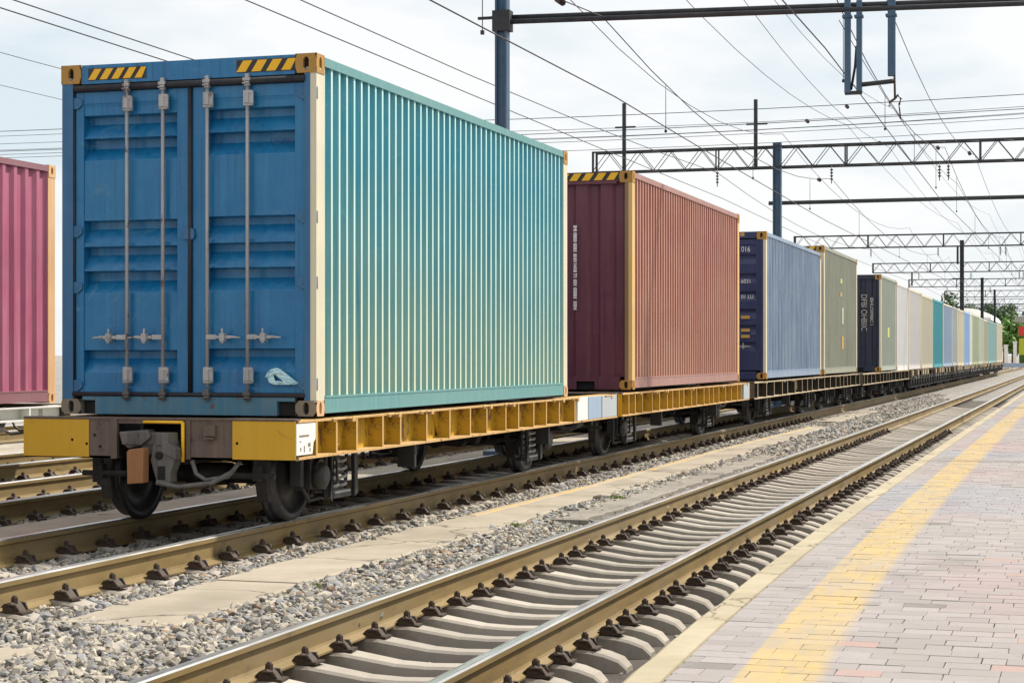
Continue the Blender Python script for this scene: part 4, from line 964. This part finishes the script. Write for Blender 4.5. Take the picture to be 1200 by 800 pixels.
        MB().prism([(-.155, zb + .05), (-.135, zb + .07), (-.02, zb + .085), (-.01, zb + .06), (-.015, zb - .19), (-.15, zb - .20)], 'y', yk - s * .20, yk - s * .10).build('coupler_plate', ['orangerust'], cp, bevel=.006)
        m = MB(); m.tube([(.32, yk - s * .02, zb - .02), (.36, yk - s * .03, zb - .12), (.44, yk - s * .02, zb - .17), (.62, yk, zb - .14), (.7, yk + s * .05, zb - .02)], .018, 8); m.tube([(.10, yk - s * .2, zb - .18), (.25, yk - s * .12, zb - .22), (.5, yk - s * .04, zb - .19), (.66, yk, zb - .10)], .02, 8)
        m.build('air_hose', ['greysteel'], t)
        m = MB(); m.tube([(.245, yk - s * .03, zt - .03), (.245, yk - s * .03, zb - .03)], .014, 8); m.tube([(-.1, yk - s * .03, zt - .03), (.245, yk - s * .03, zt - .03)], .012, 8); m.build('uncoupling_lever', ['haz_y'], t)
    return t, zt, zb, L
w1, zt, zb, L = wagon('yellow flat wagon under the teal container, nearest the camera', 13.0, 23.30, (13.93, 20.6), 'yellow', 'flange', .56)
hw = 1.19
pl = MB(); pl.prism([(.03, zb + .03), (.03, zt - .035), (.42, zt - .035), (.42, zb + .16), (.36, zb + .12), (.34, zb + .03)], 'x', hw - .012, hw - .004); pl = pl.build('plaque', ['white'], w1)
m_ = MB()
for (a, b, c, d) in ((.08, .17, .27, .185), (.10, .06, .12, .09), (.17, .05, .19, .10), (.25, .09, .30, .12), (.28, .05, .30, .08), (.09, .13, .12, .14)): m_.box((hw - .0045, a, zb + b), (hw - .0025, c, zb + d))
m_.build('plaque_mark', ['castgrey'], pl)
for (a, b, mt) in ((8.28, 8.75, 'white'), (8.78, 9.42, 'paleblue_side'), (9.46, 10.22, 'lightgrey_side')):
    MB().box((hw - .03, a, zb + .015), (hw + .006, b, zt - .016)).build('end_plate', [mt], w1, bevel=.004)
w2, zt2, zb2, L2 = wagon('yellow flat wagon with dense ribs under the red container', 23.50, 33.25, (24.3, 31.0), 'yellow', 'flange', .50, panel=True)
MB().box((hw - .03, L2 - .62, zb2 + .015), (hw + .006, L2 - .03, zt2 - .016)).build('end_plate', ['lightgrey_side'], w2, bevel=.004)
wagon('tan ribbed flat wagon under the blue grey and olive containers', 33.75, 50.9, (36.0, 42.9, 46.2, 50.0), 'tanframe', 'tanframe', .95, panel=False, web_shade_m='underframe', sill_h=.32)  # web and rib faces coloured dark as painted shade, rib edges stay tan
wagon('tan flat wagon under the near black ended container and the first white one', 51.4, 66.0, (52.6, 58.0, 62.0, 65.0), 'tanframe', 'tanframe', 1.1, panel=False, ztop=1.09, web_shade_m='underframe', sill_h=.32)  # shade between the tan ribs is painted here too
def low_sides(t, L, seed):
    """lattice braces, black plates added for the dark of overlapped bogies, and stowed twist locks along a far wagon"""
    r = random.Random(seed)
    for s in (1, -1):
        m = MB(); m.box((s * 1.12, .1, .55), (s * 1.16, L - .1, .60)); m.box((s * 1.12, .1, .20), (s * 1.15, L - .1, .235))
        m.build('truss_rod', ['dark'], t)
        br = None; y = .5
        while y < L - .6:
            if br is None:
                m = MB(); m.tube([(s * 1.135, -.22, .22), (s * 1.135, .0, .57)], .035, 6); m.tube([(s * 1.135, .24, .22), (s * 1.135, .0, .57)], .035, 6); m.box((s * 1.06, -.42, .20), (s * 1.11, .42, .56), 1)  # black plate behind the braces, added to read as dark overlapped bogies
                br = m.build('truss_brace_dark_plate', ['dark', 'black'], t, loc=(0, y, 0))
                m = MB(); m.box((s * 1.10, -.16, .62), (s * 1.205, .22, .80)); m.box((s * 1.12, .02, .80), (s * 1.2, .12, .86)); lk = m.build('twist_lock_box', ['tanframe'], t, loc=(0, y + .3, 0))
            else:
                dup_part(br, t, (0, y, 0))
                if r.random() < .75: dup_part(lk, t, (0, y + r.uniform(.1, .6), 0))
            y += r.uniform(.9, 1.3)
for i, (a, b, lb) in enumerate(((66.4, 77.2, 'tan and black wagon under the off white and beige containers'), (77.5, 89.0, 'tan and black wagon under the bright teal container'), (89.3, 103.3, 'tan and black wagon under the sky blue container'), (103.6, 117.8, 'tan and black wagon under the sage green container'), (118.1, 131.5, 'tan and black wagon under the khaki container'), (131.8, 147.5, 'tan and black wagon at the very end of the train'))):
    t, _, _, L = wagon(lb, a, b, (a + 1.2, a + 3.0, b - 3.0, b - 1.2), 'tanframe', 'underframe', 1.5, panel=False, ztop=1.045 if a < 90 else 1.005, detail=False, web_shade_m='black', rib_m='tanframe')  # black web and dark flanges put the darkness between ribs into the colour
    low_sides(t, L, i)
wagon('pale sided flat wagon carrying the pink container on the left track', 5.0, 20.6, (6.0, 8.2), 'white', 'white', .9, panel=False, ztop=.985, x=-12.3 - h, sill_h=.18, detail=False)

# ------------------------------------------------------------------ gantries
def bar(mb, p, q, r=.02, n=5): mb.tube([p, q], r, n, 0, False)
def truss_gantry(label, y, x0, x1, z0, z1, masts=(), uprights=(), step=.95, insul=True):
    t = thing('overhead_gantry', label, 'overhead gantry', (0, y, 0), 0, 'overhead line gantries')
    for zz in (z0, z1):
        for yy in (-.22, .22):
            MB().box((x0, yy - .02, zz - .025), (x1, yy + .02, zz + .025)).build('chord', ['gantry'], t)
    for yy in (-.22, .22):
        mb = MB(); x = x0; k = 0
        while x < x1 - step * .5:
            a = (x, yy, z0 if k % 2 == 0 else z1); b = (x + step * .5, yy, z1 if k % 2 == 0 else z0); bar(mb, a, b, .0115); x += step * .5; k += 1
            if k % 8 == 0: bar(mb, (x, yy, z0), (x, yy, z1), .025)
        bar(mb, (x0 + .03, yy, z0), (x0 + .03, yy, z1), .04)
        mb.build('lacing', ['gantry'], t)
    mb = MB(); x = x0
    while x < x1: bar(mb, (x, -.22, z1), (x + step, .22, z1), .015); bar(mb, (x, -.22, z0), (x + step, .22, z0), .015); x += step
    mb.build('cross_lacing', ['gantry'], t)
    for (x, zt_, wd, mt) in list(masts) + [(4.2, z1 + .1, .24, 'mast')]:
        mb = MB(); mb.box((x - wd / 2, -wd * .45, -.1), (x - wd / 2 + .03, wd * .45, zt_)); mb.box((x + wd / 2 - .03, -wd * .45, -.1), (x + wd / 2, wd * .45, zt_)); mb.box((x - wd / 2 + .03, -.02, -.1), (x + wd / 2 - .03, .02, zt_))
        mb.box((x - .3, -.3, -.1), (x + .3, .3, .12)); mb.build('mast', [mt], t)
    for (x, zt_) in uprights:
        mb = MB(); mb.box((x - .05, -.05, z0), (x + .05, .05, zt_)); mb.box((x - .28, -.03, zt_ - .75), (x + .35, .03, zt_ - .70)); mb.build('upright', ['gantry'], t)
    if insul:
        for x in (XN - .15, XN + .1, XT, X2):
            if x0 < x < x1:
                mb = MB()
                for k in range(4): mb.tube([(x, 0, z0 - .10 - k * .09), (x, 0, z0 - .15 - k * .09)], [.055, .02], 8)
                mb.tube([(x, 0, z0), (x, 0, z0 - .52)], .014, 6); mb.build('insulator', ['insul'], t)
    return t
# first one : plain twin tube beam on a blue mast
g1 = thing('overhead_gantry', 'twin tube overhead beam on a blue mast behind the teal container', 'overhead gantry', (0, 27.1, 0), 0, 'overhead line gantries')
for (dy, zz) in ((-.03, 6.745), (.05, 6.825)):
    MB().tube([(-8.55, dy, zz), (-1, dy + .80, zz), (8, dy + 1.74, zz)], .040, 12).build('beam_tube', ['gantry'], g1)
mb = MB(); mb.box((-8.66, -.085, -.1), (-8.63, .085, 8.4)); mb.box((-8.50, -.085, -.1), (-8.47, .085, 8.4)); mb.box((-8.63, -.02, -.1), (-8.50, .02, 8.4)); mb.box((-8.8, -.25, -.1), (-8.3, .25, .12)); mb.build('mast', ['mast'], g1)
mb = MB(); mb.box((-8.70, -.10, 6.60), (-8.42, .10, 6.92)); mb.box((-8.95, -.05, 6.80), (-8.7, .0, 6.84)); mb.build('clamp', ['gantry'], g1)
MB().tube([(-8.75, -.1, 4.9), (-8.4, -.1, 4.9)], .03, 6).build('bracket', ['gantry'], g1)
for (xx, za, zb_, wd) in ((-3.33, 6.9, 5.50, .045), (-3.16, 6.88, 5.50, .04), (-2.69, 6.95, 5.74, .055)):
    yo = (xx + 8.55) * .105; mb = MB(); mb.box((xx - wd, yo - .05, zb_), (xx + wd, yo + .05, za)); mb.box((xx - wd - .03, yo - .07, 6.62), (xx + wd + .02, yo + .07, 6.66)); mb.build('drop_post', ['mast'], g1, bevel=.005)
mb = MB(); mb.box((-3.37, .51, 5.48), (-3.12, .59, 5.53)); mb.tube([(-3.15, .55, 5.62), (-2.66, .59, 5.66)], .035, 8); mb.build('drop_tie', ['gantry'], g1)
mb = MB(); mb.tube([(-2.65, .6, 5.85), (-2.64, .6, 5.40)], .018, 6); mb.tube([(-2.64, .6, 5.40), (-2.60, .6, 5.45), (-2.55, .6, 5.40), (-2.58, .6, 5.31)], .02, 6); mb.tube([(-2.64, .6, 5.40), (-2.72, .6, 5.35), (-2.72, .6, 5.29)], .02, 6); mb.tube([(-2.58, .6, 5.31), (-2.56, .6, 5.1)], .012, 6)
mb.build('insulator_hook', ['insul'], g1)
MB().tube([(-3.2, .55, 6.2), (-3.22, .55, 5.9), (-3.28, .55, 5.55)], .02, 6).build('jumper_cable', ['wire'], g1)
truss_gantry('nearest lattice truss gantry with two uprights and a blue mast', 54.0, -14.15, 8, 7.12, 7.72, [(-8.56, 7.85, .24, 'mast')], [(-13.2, 9.2), (-9.2, 9.15)])
g3 = thing('overhead_gantry', 'thin single tube overhead beam between the first and second lattice trusses', 'overhead gantry', (0, 67.4, 0), 0, 'overhead line gantries')
MB().tube([(-11.0, 0, 7.18), (8, 0, 7.2)], .075, 10).build('beam_tube', ['gantry'], g3)
MB().box((4.1, -.08, -.1), (4.26, .08, 7.12)).build('mast', ['mast'], g3)
MB().box((4.1, .95, -.1), (4.26, 1.12, 6.72)).build('mast', ['mast'], g1)
truss_gantry('second lattice truss gantry, crossing above the olive and near black containers', 95.8, -14.3, 8, 7.12, 7.75, [], [(-6.0, 6.2)])
truss_gantry('third lattice truss gantry on a tall dark mast rising above it', 125.0, -13.4, 9, 7.1, 7.72, [(-7.55, 9.2, .26, 'gantry')], [(-10.8, 6.2)])
truss_gantry('fourth lattice truss gantry above the sage green container', 152.0, -13.4, 9, 7.1, 7.7, [(-7.6, 7.8, .24, 'gantry')])
truss_gantry('fifth lattice truss gantry just beyond the end of the train', 180.0, -12.5, 10, 7.1, 7.7, [(-7.85, 7.8, .2, 'gantry')])
truss_gantry('sixth lattice truss gantry near the yard crossing', 208.0, -12.5, 11, 7.1, 7.7, [(-9.05, 7.8, .28, 'mast')])
truss_gantry('seventh lattice truss gantry over the far yard crossing', 224.0, -13, 12, 7.0, 7.6, [(-13.5, 7.8, .2, 'gantry')])
truss_gantry('farthest lattice truss gantry in front of the trees', 240.0, -13, 12, 7.1, 7.7, [(-14, 7.8, .28, 'gantry')])

# ------------------------------------------------------------------ overhead wires
SUP = [-10, 27.1, 54, 95.8, 125, 152, 180, 208, 240]
def wire(label, x, z, sag, r=.009, drop=None, zz=0.0, y0=-8, y1=240, xe=None):
    pts = []; sup = [s for s in SUP if y0 <= s <= y1 and not (s == 27.1 and x < -9)]
    if y0 not in sup: sup = [y0] + sup
    if y1 not in sup: sup = sup + [y1]
    for a, b in zip(sup, sup[1:]):
        for i in range(8):
            u = i / 8; y = a + (b - a) * u; k = (1 if sup.index(a) % 2 else -1)
            xx = x + zz * k * (1 - 2 * u) + (0 if xe is None else (xe - x) * (y - y0) / (y1 - y0))
            pts.append((xx, y, z - sag * 4 * u * (1 - u)))
    pts.append((x if xe is None else xe, y1, z))
    o = MB().tube(pts, r, 5).build('overhead_wire', ['wire']); tag(o, label, 'overhead wire', 'overhead wires along the tracks')
    for yi in ((24.6, 51.2) if z > 6.7 and y0 < 0 and x > -9 else ()):
        a = max(q for q in sup if q <= yi); b = min(q for q in sup if q > yi); u = (yi - a) / (b - a); zi = z - sag * 4 * u * (1 - u); m_i = MB()
        for k in range(4): m_i.tube([(x, yi + k * .09, zi - .0), (x, yi + k * .09 + .06, zi)], [.05, .02], 8)
        m_i.build('insulator', ['insul'], o)
    if drop:
        zc, n = drop; d0 = None
        for a, b in zip(sup, sup[1:]):
            for i in range(n):
                u = (i + .5) / n; y = a + (b - a) * u; zt_ = z - sag * 4 * u * (1 - u)
                if y < 5 or y > 160: continue
                d_ = MB(); d_.tube([(x, y, zc), (x, y, zt_)], .006, 4); d_.box((x - .02, y - .02, zc - .02), (x + .02, y + .02, zc + .03)); d_.build('dropper', ['wire'], o)
    return o
wire('contact wire above the middle of the platform track', XN, 6.1, .0, .010, zz=.15)
wire('messenger wire above the platform track, high and sagging', XN, 7.55, .8, .009, (6.1, 4))
wire('contact wire above the container train', XT + .02, 5.52, .02, .010, zz=.18)
wire('sagging messenger wire above the container train', XT, 6.75, .75, .009, (5.52, 3))
wire('contact wire above the empty track left of the train', X2, 6.25, .05, .009, zz=.15)
wire('messenger wire above the empty track left of the train', X2, 7.02, .5, .009)
wire('lower wire of the pair above the pink container', X3, 6.2, .05, .010)
wire('upper wire of the pair above the pink container', X3, 6.36, .05, .010)
wire('thin feeder wire high over the leftmost track', X4, 7.55, .35, .007)
wire('thin feeder wire drifting from the container train towards the platform track', -7.3, 8.3, .5, .007, xe=-4.2)
wire('thin return wire just right of the platform track', -2.9, 7.3, .6, .007)
wire('thin slack wire sloping from the blue mast along the train', -8.4, 8.1, .9, .008, xe=-8.4, y0=27.1)
wire('upper feeder wire over the leftmost track', X4 - 1.2, 7.2, .3, .006)
wire('thin wire halfway between the train and the platform track, slightly sagging', -5.3, 7.6, .45, .006)
wire('thin wire running from over the train out to the right of the platform track', -6.2, 8.7, .6, .006, xe=-2.0)
wire('thin wire close beside the contact wire of the platform track', XN + .35, 6.5, .3, .006, y0=27.1)
# cross wires between the tall uprights
for i, (za, zb_, sg, yy, lb) in enumerate(((9.15, 9.3, .35, 54.2, 'topmost cross wire strung between the gantry uprights'), (9.0, 9.1, .55, 54.3, 'second highest cross wire strung across the tracks'), (8.45, 8.85, .25, 54.0, 'middle cross wire strung across the tracks'), (8.35, 8.7, .4, 54.1, 'second lowest cross wire strung across the tracks'), (8.25, 8.45, .5, 54.2, 'lowest cross wire strung across the tracks'), (8.75, 9.0, .6, 54.4, 'thin cross wire just under the second highest one'), (8.55, 8.9, .45, 54.5, 'thin cross wire just over the middle one'))):
    pts = [(-32 + 40 * k / 24, yy, za + (zb_ - za) * k / 24 - sg * 4 * (k / 24) * (1 - k / 24)) for k in range(25)]
    pts = [(-110, yy, za + .6), (-70, yy, za + .1)] + pts
    tag(MB().tube(pts, .011 if i in (0, 2) else .008, 5).build('cross_wire', ['wire']), lb, 'overhead wire', 'cross wires over the yard')

# ------------------------------------------------------------------ far end of the yard
def tree(label, x, y, ht, cr, mat, seed, trunk=.18):
    t = thing('tree', label, 'tree', (x, y, 0), 0, 'trees beyond the yard'); r = random.Random(seed)
    mb = MB(); mb.tube([(0, 0, -.2), (.1, 0, ht * .35), (.05, .1, ht * .7)], [trunk, trunk * .8, trunk * .4], 8)
    for k in range(6):
        a = r.uniform(0, 6.28); mb.tube([(.05, 0, ht * r.uniform(.35, .6)), (math.cos(a) * cr * .6, math.sin(a) * cr * .6, ht * r.uniform(.6, .85))], [trunk * .4, trunk * .12], 5)
    mb.build('trunk', ['bark'], t)
    mb = MB(); cl = [(r.gauss(0, cr * .42), r.gauss(0, cr * .42), ht * .66 + r.gauss(0, ht * .13), r.uniform(.25, .5) * cr) for _ in range(34)]
    for (cx, cy, cz, rad) in cl:
        for _ in range(110):
            d = Vector((r.gauss(0, 1), r.gauss(0, 1), r.gauss(0, 1))).normalized() * rad * r.uniform(.55, 1.05)
            p = Vector((cx, cy, cz)) + d; s = r.uniform(.16, .36); u = Vector((r.gauss(0, 1), r.gauss(0, 1), r.gauss(0, 1))).normalized(); v = u.cross(d).normalized() if d.length else u
            u = v.cross(d.normalized()) + d.normalized() * r.uniform(-.4, .4)
            mb.add([p - u * s, p + v * s * .7, p + u * s, p - v * s * .7], [(0, 1, 2, 3)])
    mb.build('crown', [mat], t)
tree('dark green tree rising left above the end of the train', -17.5, 285, 9.6, 3.4, 'leafd', 1)
tree('broad dark green tree behind the distant mast', -12.8, 290, 9.4, 3.6, 'leafd', 2)
tree('dark green tree right of the distant mast', -10.2, 295, 8.8, 3.2, 'leafd', 3)
tree('light green tree beside the end of the train', -9.75, 250, 6.0, 2.2, 'leafl', 4)
tree('light green tree next to the red sign', -8.75, 256, 6.4, 2.3, 'leafl', 5)
tree('low dark tree behind the white roofed shed', -21.5, 280, 7.6, 3.0, 'leafd', 6)
tree('dark tree under the grey canopy roof', -7.0, 285, 7.2, 3.0, 'leafd', 7)
def simple_building(name, label, cat, x0, x1, y0, y1, hgt, wall, roof_m, style='gable', win=3):
    t = thing(name, label, cat, ((x0 + x1) / 2, y0, 0)); w_ = (x1 - x0) / 2; d = y1 - y0
    MB().box((-w_, 0, -.2), (w_, d, hgt)).build('wall', [wall], t)
    if style == 'barrel':
        P = [(-w_ - .2, hgt)] + [((w_ + .2) * math.cos(a), hgt + w_ * .5 * math.sin(a)) for a in [math.pi * (1 - k / 12) for k in range(13)]] + [(w_ + .2, hgt)]
        MB().prism([(p[0], p[1] + .01) for p in P], 'y', -.3, d + .3, 0, True).build('roof', [roof_m], t)
    else:
        MB().prism([(-w_ - .3, hgt + .01), (w_ + .3, hgt + .01), (w_ + .3, hgt + .15), (0, hgt + w_ * .45), (-w_ - .3, hgt + .15)], 'y', -.3, d + .3).build('roof', [roof_m], t)
    for k in range(win):
        xx = -w_ + (k + .5) * 2 * w_ / win
        f = MB().box((xx - .45, -.03, hgt * .35), (xx + .45, .0, hgt * .75)).build('window', ['glass'], t)
    MB().box((-w_ * .2, -.04, -.1), (w_ * .1, -.005, hgt * .3 + .3)).build('door', ['castgrey'], t)
    return t
simple_building('shed', 'white barrel roofed shed showing above the sage green container', 'shed', -13.3, -8.5, 184, 206, 4.95, 'white_side', 'white', 'barrel')
simple_building('house', 'pale roofed house among the dark trees', 'house', -17.0, -10.6, 268, 276, 5.2, 'lightgrey_side', 'lightgrey_side', 'gable', 4)
simple_building('kiosk', 'small white kiosk beside the lamp posts', 'kiosk', -10.6, -9.2, 232, 234, 2.4, 'white_side', 'lightgrey_side', 'gable', 1)
cn = thing('platform_canopy', 'grey station canopy roof on posts at the right edge', 'canopy', (-6.1, 236, 0))
MB().prism([(-2.0, 5.75), (-1.6, 6.35), (4.5, 6.9), (4.5, 6.2), (0, 5.55)], 'y', 0, 12).build('roof', ['canopy'], cn)
for xx in (-.6, 2.5):
    for yy in (1, 11): MB().tube([(xx, yy, 0), (xx, yy, 5.8)], .12, 8).build('post', ['mast'], cn)
sg = thing('sign_board', 'red sign board with a white mark at the right edge', 'sign', (-6.35, 228, 0))
MB().box((-.8, 0, 3.9), (1.4, .15, 5.0)).build('panel', ['red'], sg); MB().box((-.15, -.02, 4.1), (.35, 0, 4.6)).build('white_mark', ['white'], sg); MB().tube([(0, .1, 0), (0, .1, 3.9)], .08, 8).build('post', ['mast'], sg); MB().tube([(.9, .1, 0), (.9, .1, 3.9)], .08, 8).build('post', ['mast'], sg)
kb = thing('display_board', 'lime green display board with dark green base', 'display board', (-6.5, 231, 0))
MB().box((-.7, 0, 1.6), (1.6, .2, 3.6)).build('panel', ['lime'], kb); MB().box((-.7, .01, 0), (1.6, .19, 1.6)).build('base', ['leafd'], kb)
for i, (lx, ly, lb) in enumerate(((-8.95, 205, 'white globe lamp on a dark post beside the white kiosk'), (-9.75, 219, 'white globe lamp closest to the end of the train'))):
    lp = thing('street_lamp', lb, 'street lamp', (lx, ly, 0), 0, 'globe lamps by the crossing')
    MB().tube([(0, 0, 0), (0, 0, .5), (0, 0, 2.75)], [.12, .07, .06], 8).build('post', ['gantry'], lp)
    prof = [(.36 * math.cos(math.pi * k / 10), max(.001, .36 * math.sin(math.pi * k / 10))) for k in range(11)]
    gl = MB().lathe(prof, (0, 0, 0), 16); gl.v = [(v[1], v[2], -v[0] + 3.1) for v in gl.v]; gl.build('globe', ['globe'], lp)
for (px, py, hh, lb) in ((-8.55, 226, 2.6, 'white pillar left of the red sign'), (-7.55, 227, 3.0, 'tall white pillar nearest the lime green board')):
    p_ = MB(); p_.box((-.28, -.28, 0), (.28, .28, .3)); p_.box((-.2, -.2, .3), (.2, .2, hh)); p_.box((-.26, -.26, hh), (.26, .26, hh + .15))
    o = p_.build('pillar', ['white']); o.location = (px, py, .06); tag(o, lb, 'pillar', 'white pillars by the crossing')
def fence(label, x0, x1, y, hgt, m):
    t = thing('fence', label, 'fence', (x0, y, .06))
    MB().box((0, 0, .15), (x1 - x0, .06, hgt)).build('board', [m], t); k = 0.0
    while k <= x1 - x0: MB().box((k - .06, .06, 0), (k + .06, .16, hgt + .1)).build('post', [m], t); k += 2
fence('low red fence beneath the display board', -8.9, -3.5, 224, .55, 'red')
fence('low blue grey barrier across the end of the yard', -9.5, -4.0, 216, .6, 'paleblue_side')
sp = thing('signal_post', 'dark trackside post with a small box at the yard end', 'post', (-7.0, 165, -.1))
MB().tube([(0, 0, 0), (0, 0, 1.75)], .09, 8).build('pole', ['gantry'], sp); MB().box((-.16, -.12, 1.2), (.16, .12, 1.75)).build('box', ['gantry'], sp)
print('objects', len(bpy.data.objects))
